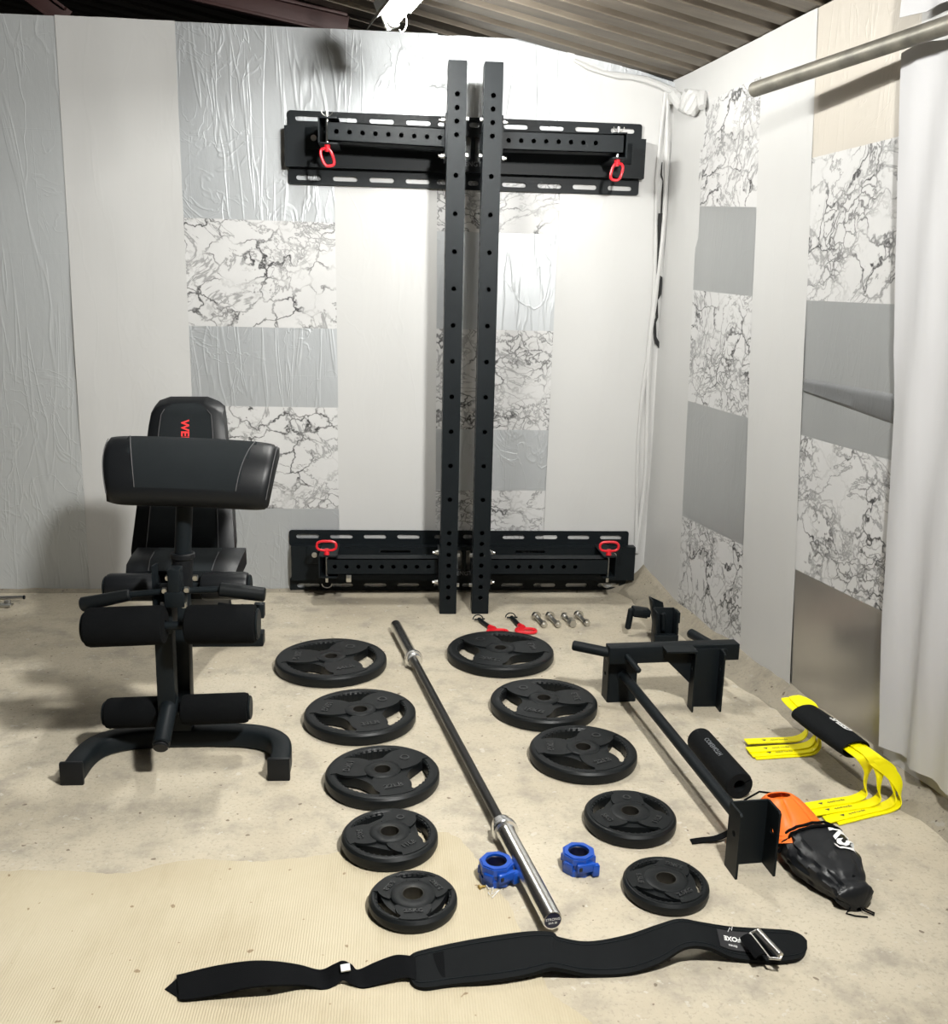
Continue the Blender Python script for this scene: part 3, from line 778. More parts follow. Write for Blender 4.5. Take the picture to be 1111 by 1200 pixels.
def bolt(label):
    r = thing('steel_bolt', label, 'bolt', (0, 0, 0), 'four steel bolts in a row on the floor')
    b = MB(); b.cyl((0, .050, .0175), (0, .062, .0175), .0165, 6); b.build('head', 'zinc', r)
    b = MB(); b.cyl((0, -.062, .011), (0, .052, .0165), .0095, 12, bev=.001); b.build('shank', 'zinc', r)
    b = MB(); T = V((0, 0, 1)).rotation_difference(V((.0, 1, .05))).to_matrix().to_4x4(); T.translation = (0, .036, .0195); b.lathe([(.0105, 0), (.0195, 0), (.0195, .004), (.0105, .004)], 20, T, closed=True); b.build('washer', 'zinc', r)
    b = MB(); b.cyl((0, -.058, .0145), (0, -.042, .0150), .0145, 6); b.build('nut', 'zinc', r)
    return r
bo = bolt('steel bolt nearest the red pins in the row of four'); bp = [(.620, 3.832, .20), (.680, 3.832, .20), (.745, 3.836, .16), (.808, 3.848, .18)]
bl = ['steel bolt nearest the red pins in the row of four', 'second steel bolt from the red pins in the row of four', 'third steel bolt from the red pins, its head pointing to the viewer', 'steel bolt at the far end of the row, nearest the black hooks']
for i, (x, y, a) in enumerate(bp):
    o = bo if i == 0 else copy_tree(bo); o.location = (x, y, .001); o.rotation_euler = (0, 0, a+(PI if i == 2 else 0)); o['label'] = bl[i]

# ------------------------------------------------------------------ J-hooks behind the beam
def hp(x, y, Y): return aty(x, y, Y)
ra = thing('rack_hook', 'black rack hook standing upright on the floor behind the dip handle beam', 'rack hook', (1.075, 3.60, 0), 'pair of black rack hooks piled together')
Ya = 3.60; xa0, xa1 = hp(764.5, 735, Ya).x, hp(788.5, 735, Ya).x; xm = (xa0+xa1)/2; za1 = hp(770, 712, Ya).z
b = MB(); b.box((xm, Ya+.003, za1/2), (xa1-xa0, .006, za1-.001), bev=.001)
for x in (xa0, xa1): b.box((x, Ya-.030, za1*.52), (.006, .064, za1*.93), bev=.001)
b.build('bracket', 'powder', ra)
b = MB(); b.box((xm, Ya-.052, .027), (xa1-xa0+.012, .030, .052), bev=.003); b.build('hook', 'powder', ra)
b = MB(); b.cyl((xm, Ya-.012, .055), (xm-.006, Ya-.018, za1*.88), .010, 12, bev=.002); b.build('peg', 'powder', ra)
b = MB(); b.box((xa1+.008, Ya-.02, za1*.80), (.012, .05, .045), M.Translation((0, 0, 0)), .002); b.box((xa1+.006, Ya-.02, za1*.42), (.010, .05, .030), bev=.002); b.build('lug', 'powder', ra)
rb = thing('rack_hook', 'black rack hook tipped over behind the upright one, its curved lip hanging to the side', 'rack hook', (1.02, 3.69, 0), 'pair of black rack hooks piled together')
Yb = 3.70
q = [hp(761, 699, Yb), hp(777, 706, Yb), hp(783, 748, Yb), hp(766, 748, Yb)]
for p in q: p.z = max(p.z, .002)
b = MB(); yo = V((.0, .007, .0)); b.add(q+[p+yo for p in q], [(0, 1, 2, 3), (7, 6, 5, 4), (0, 4, 5, 1), (1, 5, 6, 2), (2, 6, 7, 3), (3, 7, 4, 0)])
b.bar(q[0]+V((0, -.028, 0)), q[3]+V((0, -.028, 0)), .058, .006, up=(1, 0, 0)); b.build('bracket', 'powder', rb)
b = MB(); b.bar(hp(761, 718, Yb-.03), hp(741, 715, Yb-.03), .055, .030, bev=.006); b.cyl(hp(740, 713, Yb-.03), hp(735.5, 737, Yb-.03), .013, 16, bev=.005); b.build('hook', 'powder', rb)
b = MB(); b.bar(hp(741, 720, Yb-.03), hp(757, 722, Yb-.03), .050, .006); b.build('liner', 'neoprene', rb)

# ------------------------------------------------------------------ dip handle attachment
r = thing('dip_handle', 'black steel dip handle beam standing on a channel bracket near the right wall', 'rack attachment', (1.04, 2.98, 0))
bz = .192
pL, pR = g(712, 766, bz), g(863, 761, bz)
b = MB(); b.bar(pL, pR, .052, .058, bev=.003); b.build('beam', 'powder', r)
dB = (pR-pL).normalized(); fB = V((dB.y, -dB.x, 0))          # toward the viewer
if fB.y > 0: fB = -fB
b = MB(); b.cyl(pL+dB*.02, g(671, 756, bz+.012), .0175, 18, bev=.004); b.build('handle', 'powder', r)
b = MB(); q = pR-dB*.055; b.cyl(q+fB*.030, q+fB*-.16+V((-.05, 0, .004)), .0175, 18, bev=.004); b.build('handle', 'powder', r)
b = MB(); q = pL+dB*.06; b.cyl(q+fB*.02, q+fB*.115+dB*.015+V((0, 0, -.020)), .0095, 14, bev=.003); b.build('peg', 'powder', r)
b = MB(); cx = 1.058; cy_ = 2.965; w = .098; ht = .212
q0 = pL+dB*((V((cx, cy_, bz))-pL).dot(dB)); cy_ = q0.y-.030
b.box((cx, cy_-.003, ht/2), (w, .006, ht), bev=.001)
for s_ in (-1, 1):
    Tm = frameT((cx+s_*w/2, cy_, 0), (0, -1, 0), (0, 0, 1), (s_, 0, 0))
    b.plate([(0, .0), (.050, .0), (.050, ht-.006), (.044, ht), (0, ht)], [circle(.026, .150, .008, 12)], -.003, .003, Tm)
b.build('channel_bracket', 'powder', r)
b = MB()
xg = cx-w/2
b.plate([(xg-.105, bz+.026), (xg, bz+.026), (xg, .085), (xg-.02, .105), (xg-.095, bz-.015)], [], -.003, .003, frameT((0, cy_-.005, 0), (1, 0, 0), (0, 0, 1), (0, -1, 0)))
b.plate([(xg-.105, -.028), (xg, -.028), (xg, .03), (xg-.105, .03)], [], -.003, .003, frameT((0, cy_-.030, bz+.028), (1, 0, 0), (0, -1, 0), (0, 0, 1)))
b.build('gusset', 'powder', r)

# ------------------------------------------------------------------ pull-up bar
r = thing('pull_up_bar', 'long black pull-up bar with a channel bracket at each end, lying right of the plates', 'rack attachment', (.83, 2.5, 0))
nx, ny = .868, 2.045; fx, fy = .785, 3.030
bd = V((nx-fx, ny-fy, 0)).normalized(); bs = V((-bd.y, bd.x, 0))
if bs.x < 0: bs = -bs
def u_bracket(cx, cy, sgn, w, h, dp):
    o = V((cx, cy, 0)); b = MB(); x = bs; yv = bd*sgn
    T = frameT(o, x, (0, 0, 1), x.cross(V((0, 0, 1))))
    k = 1 if T.col[2].xyz.dot(yv) > 0 else -1
    b.plate([(-w/2, 0), (w/2, 0), (w/2, h), (-w/2, h)], [], -.003, .003, T)
    for s_ in (-1, 1):
        T2 = frameT(o+x*s_*w/2, yv, (0, 0, 1), x*s_)
        b.plate([(0, 0), (dp, 0), (dp, h*.97), (dp-.006, h), (0, h)], [circle(dp*.55, h*.62, .008, 12)], -.003, .003, T2)
    return b.build('channel_bracket', 'powder', r)
u_bracket(nx, ny, 1, .098, .172, .062); u_bracket(fx, fy-.012, -1, .098, .150, .062)
b = MB(); b.cyl(V((fx, fy-.012, .102)), V((nx, ny, .098)), .0165, 22); b.build('bar', 'powder', r)
b = MB(); b.cyl(V((fx, fy-.012, .102)), V((fx, fy-.012, .102))+bd*.010, .021, 20); b.build('weld_ring', 'powder', r)
b = MB(); b.cyl(V((nx, ny, .098))-bd*.01, V((nx, ny, .098)), .021, 20); b.build('weld_ring', 'powder', r)

# ------------------------------------------------------------------ short strap behind the near bracket
rows = []
sp = [(809, 986, .004), (822, 984, .006), (838, 982, .012), (852, 976, .016), (862, 970, .012)]
for x, y, z in smoothpath(sp, 5):
    c = g(x, y, z); rows.append([c+V((.002, k*.0105, -.001*abs(k))) for k in (-1, -.5, 0, .5, 1)])
b = MB(); b.band(rows, .003); tag(rebase(b.build('strap', 'webbing', ang=60), g(838, 984, 0)), 'short flat black strap end poking out behind the near channel bracket', 'strap')

# ------------------------------------------------------------------ barbell pad
pa, pb = V((.940, 2.640, .0405)), V((.965, 2.352, .0405)); d = (pb-pa).normalized(); xs = d.cross(V((0, 0, 1))).normalized(); zs = V((0, 0, 1))
r = thing('barbell_pad', 'black foam barbell pad with a slit, lying between pull-up bar and hurdles', 'barbell pad', ((pa.x+pb.x)/2, (pa.y+pb.y)/2, 0))
def arcring(R0, R1, a0, a1, n=40):
    out = [(R0*math.cos(lerp(a0, a1, i/n)), R0*math.sin(lerp(a0, a1, i/n))) for i in range(n+1)]
    return out+[(R1*math.cos(lerp(a1, a0, i/n)), R1*math.sin(lerp(a1, a0, i/n))) for i in range(n+1)]
T = frameT(pa, -xs, zs, (-xs).cross(zs)); L = (pb-pa).length
sg = 1 if (-xs).cross(zs).dot(d) > 0 else -1
rin = .0155
def padloop(Ro, Ri): return [(x, y) for x, y in arcring(Ro, Ri, math.radians(32), math.radians(32+349))]
b = MB()
secs = [(.0, .037), (.003, .0395), (.008, .0405), (L-.008, .0405), (L-.003, .0395), (L, .037)]
lo = [padloop(Ro, rin if Ro > .038 else rin+.002) for _, Ro in secs]; m = len(lo[0])
vs = [T @ V((x, y, sg*z)) for (z, _), l in zip(secs, lo) for x, y in l]
fs = [(i*m+k, i*m+(k+1) % m, (i+1)*m+(k+1) % m, (i+1)*m+k) for i in range(len(secs)-1) for k in range(m)]
h2 = m//2
for base in (0, (len(secs)-1)*m):
    for k in range(h2-1): fs.append((base+k, base+k+1, base+m-2-k, base+m-1-k))
b.add(vs, fs); b.build('foam_tube', 'neoprene', r, ang=40)
b = MB()
def onpad(c):
    a = math.radians(75)+(-c.y)/.0405; ca, sa = math.cos(a), math.sin(a)
    R_ = .0408+c.z
    return pa+d*(.125+c.x)+xs*(R_*ca)+zs*(R_*sa)
b.text('CORENGTH', .020, .0003, onpad); b.build('lettering', 'grey_print', r)
# ------------------------------------------------------------------ agility hurdles in a sleeve
HUR = [ # crossbar offset (dx,dz), far foot tip, far knee, near knee, near foot tip
    dict(dx=-.020, dz=.004, ff=(874, 869), fk=(940, 866), nk=(1012, 934), nf=(940, 946), top=.000),
    dict(dx=.004, dz=.010, ff=(876, 879), fk=(949, 874), nk=(1028, 940), nf=(948, 953), top=.010),
    dict(dx=.022, dz=.004, ff=(880, 884), fk=(953, 879), nk=(1046, 942), nf=(967, 961), top=.02),
    dict(dx=.012, dz=-.006, ff=(884, 887), fk=(955, 882), nk=(1052, 945), nf=(980, 963), top=.03)]
cA, cB = V((1.240, 2.625, .150)), V((1.296, 2.345, .142))     # crossbar line
cd_ = (cB-cA).normalized()
def hurdle(i, h, label):
    off = V((h['dx'], 0, h['dz'])); a, c_ = cA+off, cB+off
    zf = .0035+.004*(3-i)
    ff, fk, nk, nf = (g(*h[k], zf) for k in ('ff', 'fk', 'nk', 'nf'))
    foot = (fk-ff).normalized(); footn = (nk-nf).normalized()
    W = .017
    P = []           # (centre, width vector)
    wf = V((0, 1, 0))
    P.append((ff, wf)); P.append((ff.lerp(fk, .5), wf)); P.append((fk-foot*.03, wf))
    P.append((fk+foot*.004+V((0, 0, .012)), V((.2, 1, .1)))); P.append((fk+foot*.014+V((0, 0, .045)), V((.35, .9, .1))))
    P.append((fk.lerp(a, .62)+V((.018, 0, .045)), V((.7, .7, .1)))); P.append((a-cd_*.035+V((0, 0, .012)), V((1, .25, .0))))
    P.append((a+cd_*.02, V((1, .1, 0)))); P.append((a.lerp(c_, .5), V((1, .1, 0)))); P.append((c_-cd_*.01, V((1, .1, 0))))
    P.append((c_+cd_*.028+V((.010, 0, -.008)), V((1, .1, .10)))); P.append((c_.lerp(nk, .50)+V((.026, -.006, .022)), V((.80, .12, .55))))
    P.append((nk+footn*.008+V((0, .010, .048)), V((.62, .62, .42)))); P.append((nk+footn*.006+V((0, .003, .014)), V((.20, 1, .08))))
    P.append((nk-footn*.030, wf)); P.append((nk.lerp(nf, .5), wf)); P.append((nf, wf))
    sp = smoothpath([(*p, *w_.normalized()) for p, w_ in P], 7)
    rows = [[V(q[:3])+V(q[3:]).normalized()*W*k for k in (-1, 0, 1)] for q in sp]
    b = MB(); b.band(rows, .0032)
    root = thing('agility_hurdle', label, 'agility hurdle', (fk+nk)/2*1.0-V((0, 0, zf)), 'yellow agility hurdles bundled in one sleeve')
    b.build('bent_strip', 'yellow', root, ang=60)
    for p, q, s_ in ((nf, nk, 1), (ff, fk, 1)):
        ex = (q-p).normalized(); ey = V((0, 0, 1)).cross(ex)
        o = p+ex*.055+V((0, 0, .0022)); b = MB()
        b.add([o+ex*.0-ey*.006+ex*.006, o+ex*.014+ey*.004, o+ey*.004-ex*.002], [(0, 1, 2)])
        b.text('speed hurdle', .011, .0001, lambda c: o+ex*(c.x+.055)+ey*c.y+V((0, 0, c.z))); b.build('marking', 'seam', root)
    return root
hl = ['yellow agility hurdle whose near foot lies closest to the orange cones', 'yellow agility hurdle second from the orange cones in the sleeved bundle', 'yellow agility hurdle third from the orange cones, its near foot turned farthest forward', 'yellow agility hurdle lowest in the bundle, doubled under the outermost near leg']
for i, h in enumerate(HUR): hurdle(i, h, hl[i])
sa, sb = V((1.243, 2.588, .150)), V((1.295, 2.362, .142)); d = (sb-sa).normalized(); xs = d.cross(V((0, 0, 1))).normalized()
if xs.x < 0: xs = -xs
zs = xs.cross(d); zs = zs if zs.z > 0 else -zs
r = thing('hurdle_sleeve', 'black neoprene sleeve with white lettering wrapped round the yellow hurdles', 'sleeve', (sa+sb)/2)
b = MB(); L = (sb-sa).length; rows = []
def slv(a, R_=0): return (xs*(.048+R_)*math.cos(a)+zs*(.026+R_)*math.sin(a))
for j in range(9):
    t_ = j/8; k = 1-.06*abs(2*t_-1)**3
    rows.append([sa+d*L*t_+slv(2*PI*i/28)*k for i in range(29)])
b.band(rows, .004); b.build('wrap', 'neoprene', r, ang=70)
b = MB()
def onslv(c):
    a = math.radians(62)-c.y/.036
    return sa+d*(L*.58+c.x)+slv(a, .0032+c.z)
b.text('SPEED', .030, .0003, onslv, bold=True); b.build('lettering', 'white_print', r)

# ------------------------------------------------------------------ orange marker cones and their bag
bag0, bag1 = V((1.005, 2.245, .0)), V((1.062, 1.865, .0)); bdv = (bag1-bag0).normalized(); bx = V((-bdv.y, bdv.x, 0))
if bx.x < 0: bx = -bx
secs = [(.185, .074, .046), (.21, .080, .049), (.24, .083, .048), (.28, .078, .045), (.318, .067, .041), (.345, .054, .036), (.362, .043, .030), (.375, .043, .030), (.390, .045, .028), (.400, .028, .020), (.406, .006, .006)]
ss = smoothpath(secs, 5)
def bagp(s_, a, extra=0):
    # interpolate section
    for q0, q1 in zip(ss[:-1], ss[1:]):
        if q0[0] <= s_ <= q1[0]: k = (s_-q0[0])/(q1[0]-q0[0]); w = lerp(q0[1], q1[1], k); h = lerp(q0[2], q1[2], k); break
    else: w, h = ss[-1][1:]
    n_ = fbm((s_*14, math.cos(a)*1.6, math.sin(a)*1.6+4)); rid = abs(mnoise.noise(V((s_*11, math.cos(a)*3.4+s_*6, math.sin(a)*3.4))))
    rid2 = abs(mnoise.noise(V((s_*34+5, math.cos(a)*7, math.sin(a)*7)))); k = 1+.08*n_-.26*rid-.08*rid2+.09
    ca, sa_ = math.cos(a), math.sin(a)
    ex = math.copysign(abs(ca)**.85, ca)*w*k+extra*ca; ez = math.copysign(abs(sa_)**.85, sa_)*h*k+extra*sa_
    return bag0+bdv*s_+bx*ex+V((0, 0, max(.0015, h*.96+ez)))
r = thing('drawstring_bag', 'black nylon drawstring bag with white letters, tied at its near end', 'bag', bag0+bdv*.25)
b = MB(); rows = [[bagp(q[0], 2*PI*i/48) for i in range(49)] for q in ss]; b.band(rows); b.build('sack', 'bagcloth', r, ang=30)
b = MB()
e = bag1-bdv*-.035+V((0, 0, .012))
e = bag0+bdv*.392+V((0, 0, .014))
b.pipe([e, e+V((.01, -.02, -.006)), e+V((.03, -.03, -.011)), e+V((.035, -.022, -.0115)), e+V((.018, -.004, -.011))], .0018, 6)
b.pipe([e, e+V((-.02, -.014, -.004)), e+V((-.032, -.020, -.0115)), e+V((-.015, -.03, -.0115)), e+V((.012, -.036, -.0115))], .0018, 6)
b.build('cord', 'webbing', r)
b = MB()
b.cyl(bag0+bdv*.345+bx*.01+V((0, 0, .058)), bag0+bdv*.360+bx*.012+V((0, 0, .052)), .009, 12, bev=.003); b.build('toggle', 'webbing', r)
b = MB()
def onbag(c): return bagp(.255+c.x, math.radians(56)-c.y/.062, .0035+c.z)
b.text('KSJ', .058, .0003, onbag, bold=True)
for c0 in ((-.056, .016), (-.050, -.002)):
    b.add([onbag(V((c0[0]+x, c0[1]+y, 0))) for x, y in ((-.030, .004), (.0, .008), (.006, -.004), (-.006, -.006))], [(0, 1, 2, 3)])
b.build('lettering', 'white_print', r)
# mouth net over the cones
b = MB()
for s0, rise in ((.186, .006), (.200, .004)):
    b.pipe([bagp(s0+.012*math.sin(a), a, rise) for a in [math.radians(-10+200*i/24) for i in range(25)]], .0035, 6)
b.pipe([bag0+bdv*.185+bx*.070+V((0, 0, .05)), bag0+bdv*.04+bx*.078+V((0, 0, .045)), bag0+bdv*-.03+bx*.06+V((0, 0, .05)), bag0-bdv*.065+bx*.01+V((0, 0, .045)), bag0-bdv*.055-bx*.04+V((0, 0, .03))], .0028, 6)
b.build('mouth_band', 'webbing', r)
def cone(label, c, R_, tilt):
    T = M.Translation(c) @ M.Rotation(tilt[0], 4, bx) @ M.Rotation(tilt[1], 4, bdv)
    b = MB(); vs = []; n = 64; prof = [(.030, .054), (.033, .055), (.038, .053), (.052, .043), (.068, .027), (.082, .010), (.094, -.006), (.098, -.010)]
    prof = [(a*R_/.098, z*R_/.098) for a, z in prof]
    rows = []
    for a_, z_ in prof:
        row = []
        for i in range(n+1):
            th = 2*PI*i/n; flap = 1-.07*max(0, math.cos(th*7))**18*(1 if a_ > .04 else 0)
            row.append(T @ V((a_*math.cos(th)*flap*.82, a_*math.sin(th)*flap, z_*flap)))
        rows.append(row)
    b.band(rows, .0016)
    return tag(rebase(b.build('marker_cone', 'orange', ang=50), c), label, 'marker cone', 'stack of orange marker cones')
cc = V((1.000, 2.140, .0))
cone('orange dome marker cone with a round hole, topmost of the stack at the bag mouth', cc+V((0, 0, .060)), .112, (-.34, .08))
cone('orange dome marker cone nested directly under the top one', cc+V((.004, -.012, .053)), .111, (-.38, .08))
cone('orange marker cone whose front edge shows inside the black bag mouth', cc+V((.006, -.024, .046)), .110, (-.42, .08))

# ------------------------------------------------------------------ lifting belt
def sweep_belt(st, kk, thick, nm, mat, parent):
    sm = smoothpath(st, kk); rows = []
    for bx_, by, bz_, fx_, fy_, fz in sm:
        B, F = g(bx_, by, max(.004, bz_)), g(fx_, fy_, max(.004, fz)); rows.append([B.lerp(F, k/8)+V((0, 0, .006*math.sin(PI*k/8)*0)) for k in range(9)])
    b = MB(); b.band(rows, thick); return b.build(nm, mat, parent, ang=50), rows
belt = thing('lifting_belt', 'long black padded lifting belt stretched out in waves across the foreground', 'lifting belt', (.3, 1.72, 0))
main = [(478, 1126, .012, 481, 1150, .010), (482, 1121, .016, 487, 1157, .008), (492, 1116, .022, 500, 1159, .010), (530, 1107, .028, 530, 1155, .010), (575, 1099, .034, 578, 1150, .016), (620, 1093, .036, 615, 1144, .018), (646, 1094, .030, 640, 1137, .022), (655, 1100, .022, 652, 1136, .024), (690, 1105, .016, 690, 1143, .008), (735, 1097, .028, 735, 1142, .006), (770, 1085, .052, 772, 1130, .018), (795, 1078, .062, 803, 1112, .040), (820, 1082, .046, 830, 1112, .036), (855, 1087, .030, 860, 1124, .010), (900, 1090, .022, 903, 1128, .008), (925, 1092, .018, 930, 1126, .008), (938, 1097, .014, 941, 1121, .008), (945, 1104, .010, 945, 1113, .008)]
mb_, mrows = sweep_belt(main, 6, .009, 'padded_band', 'neoprene', belt)
st = [(207, 1143, .012, 211, 1166, .010), (213, 1142, .014, 213, 1172, .010), (250, 1133, .022, 250, 1167, .016), (290, 1127, .034, 290, 1158, .030), (320, 1127, .036, 322, 1155, .032), (350, 1131, .026, 355, 1155, .016), (375, 1137, .012, 380, 1160, .004), (392, 1130, .028, 392, 1155, .008), (402, 1126, .036, 402, 1149, .014), (411, 1130, .030, 411, 1153, .010), (419, 1137, .012, 424, 1158, .006), (440, 1128, .022, 440, 1155, .008), (462, 1120, .030, 464, 1148, .014), (476, 1120, .032, 478, 1146, .016), (490, 1122, .020, 492, 1150, .012), (520, 1115, .030, 522, 1145, .016)]
sweep_belt(st, 6, .004, 'strap', 'webbing', belt)
b = MB(); b.add([g(193, 1159, .006), g(210, 1144, .012), g(212, 1170, .008), g(193, 1160, .003), g(210, 1146, .004), g(212, 1171, .003)], [(0, 1, 2), (3, 4, 5), (0, 2, 5, 3), (0, 1, 4, 3)]); b.build('strap_tip', 'webbing', belt)
# stitched border
for k in (1, 7):
    b = MB(); b.pipe([r_[k]+V((0, 0, .0050)) for r_ in mrows[6:-6]], .0012, 5); b.build('stitching', 'powder', belt)
P = [g(399, 1133, .030), g(410, 1131, .033), g(411, 1139, .026), g(400, 1141, .022)]; b = MB()
b.add([p+V((0, -.004, .008)) for p in P]+[p+V((0, -.002, .004)) for p in P], [(0, 1, 2, 3), (7, 6, 5, 4), (0, 1, 5, 4), (1, 2, 6, 5), (2, 3, 7, 6), (3, 0, 4, 7)]); b.build('care_tag', 'tag', belt)
# label patch: follows the band between two stations
def beltpt(s_, t_, h=0.0):
    f = s_*(len(mrows)-1); i = min(int(f), len(mrows)-2); k = f-i
    g_ = t_*8; j = min(int(g_), 7); l = g_-j
    p = mrows[i][j].lerp(mrows[i][j+1], l).lerp(mrows[i+1][j].lerp(mrows[i+1][j+1], l), k)
    return p+V((0, 0, .0055+h))
s0, s1 = 12.55/17, 13.45/17
b = MB(); b.band([[beltpt(lerp(s0, s1, i/6), t_, .0005) for t_ in (.2, .4, .6, .8)] for i in range(7)], .0015); lp = b.build('label_patch', 'patchblk', belt)
b = MB(); b.text('FOXE', .019, .0003, lambda c: beltpt(lerp(s0, s1, .5-c.x/.085), .46+c.y/.095, .0016+c.z), bold=True); b.build('lettering', 'white_print', lp)
b = MB(); b.text('fitness', .010, .0003, lambda c: beltpt(lerp(s0, s1, .5-c.x/.085), .68+c.y/.095, .0016+c.z)); b.build('lettering', 'white_print', lp)
# roller buckle
b = MB(); A_, B_ = g(888, 1091, .045), g(915, 1120, .040)
b.cyl(A_, B_, .0072, 16, bev=.001); bk = b.build('buckle_roller', 'zinc', belt)
b = MB(); A2, B2 = A_+V((-.016, .001, -.006)), B_+V((-.022, .002, -.007))
b.pipe([B_+V((0, -.003, 0)), B_+V((-.004, -.006, -.003)), B2, B2.lerp(A2, .5), A2, A_+V((-.002, .004, -.002)), A_], .0030, 8); b.build('buckle_frame', 'zinc', belt)
b = MB(); b.band([[A2.lerp(B2, t_)+V((-.010+k*.016, 0, -.006+.010*math.cos(k*PI/2))) for t_ in (.1, .35, .65, .9)] for k in [-1+1.8*i/8 for i in range(9)]], .0035); b.build('buckle_loop', 'webbing', belt)
b = MB(); p = g(853, 1092, .036); b.pipe([p, p+V((.006, .006, .006)), p+V((.008, 0, .003)), p+V((.012, .008, .006))], .0008, 5); b.build('loose_thread', 'tag', belt)

# ------------------------------------------------------------------ rod at the left wall
b = MB(); p0, p1 = g(-60, 702, .030), g(27, 700, .030); r = thing('steel_rod', 'grey steel rod end lying on the floor at the left by the wall', 'rod', p1-V((0, 0, .03)))
b.cyl(p0, p1, .0085, 16); b.build('rod', 'zinc', r)
b = MB(); b.cyl(p1, p1+(p1-p0).normalized()*.008, .0092, 16, bev=.002); b.build('end_cap', 'powder', r)
b = MB(); q0, q1 = g(-60, 708, .009), g(14, 709, .009); b.bar(q0, q1, .035, .010); b.box(tuple(g(9, 706, .014)), (.025, .02, .02), bev=.004); b.build('bracket', 'zinc', r)
# ------------------------------------------------------------------ weight bench
BX = -.655
bench = thing('weight_bench', 'black weight bench with arm-curl pad and foam leg rollers', 'weight bench', (BX, 2.75, 0))
def bp(name, mat, bld, parent=bench, ang=38): return bld.build(name, mat, parent, ang)
# curved front foot
pts = [(-.285-.0, 2.505), (-.283, 2.60), (-.265, 2.665), (-.225, 2.705), (-.165, 2.728), (-.08, 2.738), (0, 2.740), (.08, 2.738), (.165, 2.728), (.225, 2.705), (.265, 2.665), (.283, 2.60), (.285, 2.510)]
cx0 = (-.890+-.335)/2
sp = smoothpath([(cx0+x, y) for x, y in pts], 5); rows = []
def foot_ring(i):
    p = V((*sp[i], 0)); a = V((*sp[max(i-1, 0)], 0)); c_ = V((*sp[min(i+1, len(sp)-1)], 0)); d = (c_-a).normalized(); nrm = V((-d.y, d.x, 0))
    w, h = .029, .060; o = .007
    sec = [(-w, .002+o), (-w+o, .002), (w-o, .002), (w, .002+o), (w, h-o), (w-o, h), (-w+o, h), (-w, h-o), (-w, .002+o)]
    return [p+nrm*x+V((0, 0, z)) for x, z in sec]
b = MB(); b.band([foot_ring(i) for i in range(len(sp))])
ft = bp('front_foot', 'powder', b, ang=50)
for i, e in ((0, -1), (-1, 1)):
    b = MB(); p = sp[i]; b.box((p[0], p[1]-.003, .034), (.064, .014, .070), bev=.004); b.build('foot_cap', 'vinyl', ft)
# post and main beam
b = MB(); b.bar((BX+.012, 2.735, .055), (BX+.012, 2.765, .50), .062, .050, up=(0, 1, 0), bev=.004); bp('front_post', 'powder', b)
b = MB(); b.bar((BX, 2.75, .46), (BX, 3.50, .20), .055, .055, bev=.004); b.bar((BX, 3.50, .225), (BX, 3.60, .03), .055, .055, bev=.004); bp('main_beam', 'powder', b)
b = MB(); b.bar((BX-.14, 3.60, .0285), (BX+.14, 3.60, .0285), .055, .055, bev=.005); bp('rear_foot', 'powder', b)
# leg developer
b = MB(); ly = 2.635
b.bar((BX-.003, ly, .15), (BX-.003, ly+.005, .475), .050, .045, up=(0, 1, 0), bev=.003); b.box((BX-.003, ly+.012, .445), (.058, .07, .085), bev=.004); b.box((BX-.003, ly+.050, .47), (.036, .10, .05), bev=.004)
dev = bp('leg_lever', 'powder', b)
b = MB(); b.cyl((BX, ly+.02, .195), (BX+.004, ly-.13, .115), .0245, 20, bev=.004); bp('weight_horn', 'powder', b)
b = MB(); b.cyl((BX+.004, ly-.131, .114), (BX+.0045, ly-.140, .109), .0215, 20, bev=.003); bp('horn_cap', 'vinyl', b)
def roller(p0, p1, r, label_mat='foam'):
    p0, p1 = V(p0), V(p1); d = (p1-p0).normalized()
    b = MB(); T = V((0, 0, 1)).rotation_difference(d).to_matrix().to_4x4(); T.translation = p0; L = (p1-p0).length
    b.lathe([(.012, 0), (r-.012, 0), (r-.003, .004), (r, .013), (r*1.005, L*.5), (r, L-.013), (r-.003, L-.004), (r-.012, L), (.012, L)], 36, T)
    ro = bp('foam_roller', label_mat, b)
    b = MB(); b.cyl(p1-d*.001, p1+d*.006, r*.80, 24, bev=.003); b.build('roller_cap', 'powder', ro)
    return ro
def px(x, y, Y): return aty(x, y, Y)
Yu = 2.56
roller(px(194, 732, Yu), px(101, 735.5, Yu), .055); roller(px(218, 732, Yu), px(301, 731, Yu), .055)
Yl = 2.665
roller(px(202, 833, Yl), px(124.5, 836, Yl), .045); roller(px(213, 832, Yl), px(292, 829, Yl), .045)
Ym = 2.80
roller(px(186, 688, Ym), px(125, 688, Ym), .042, 'vinyl'); roller(px(236, 687, Ym), px(292, 686, Ym), .042, 'vinyl')
b = MB(); b.cyl(px(101, 735.5, Yu), px(301, 731, Yu), .012, 12); bp('roller_axle', 'powder', b)
b = MB(); b.cyl(px(124, 836, Yl), px(292, 829, Yl), .012, 12); bp('roller_axle', 'powder', b)
b = MB(); b.cyl(px(125, 688, Ym), px(292, 686, Ym), .011, 12); bp('roller_axle', 'powder', b)
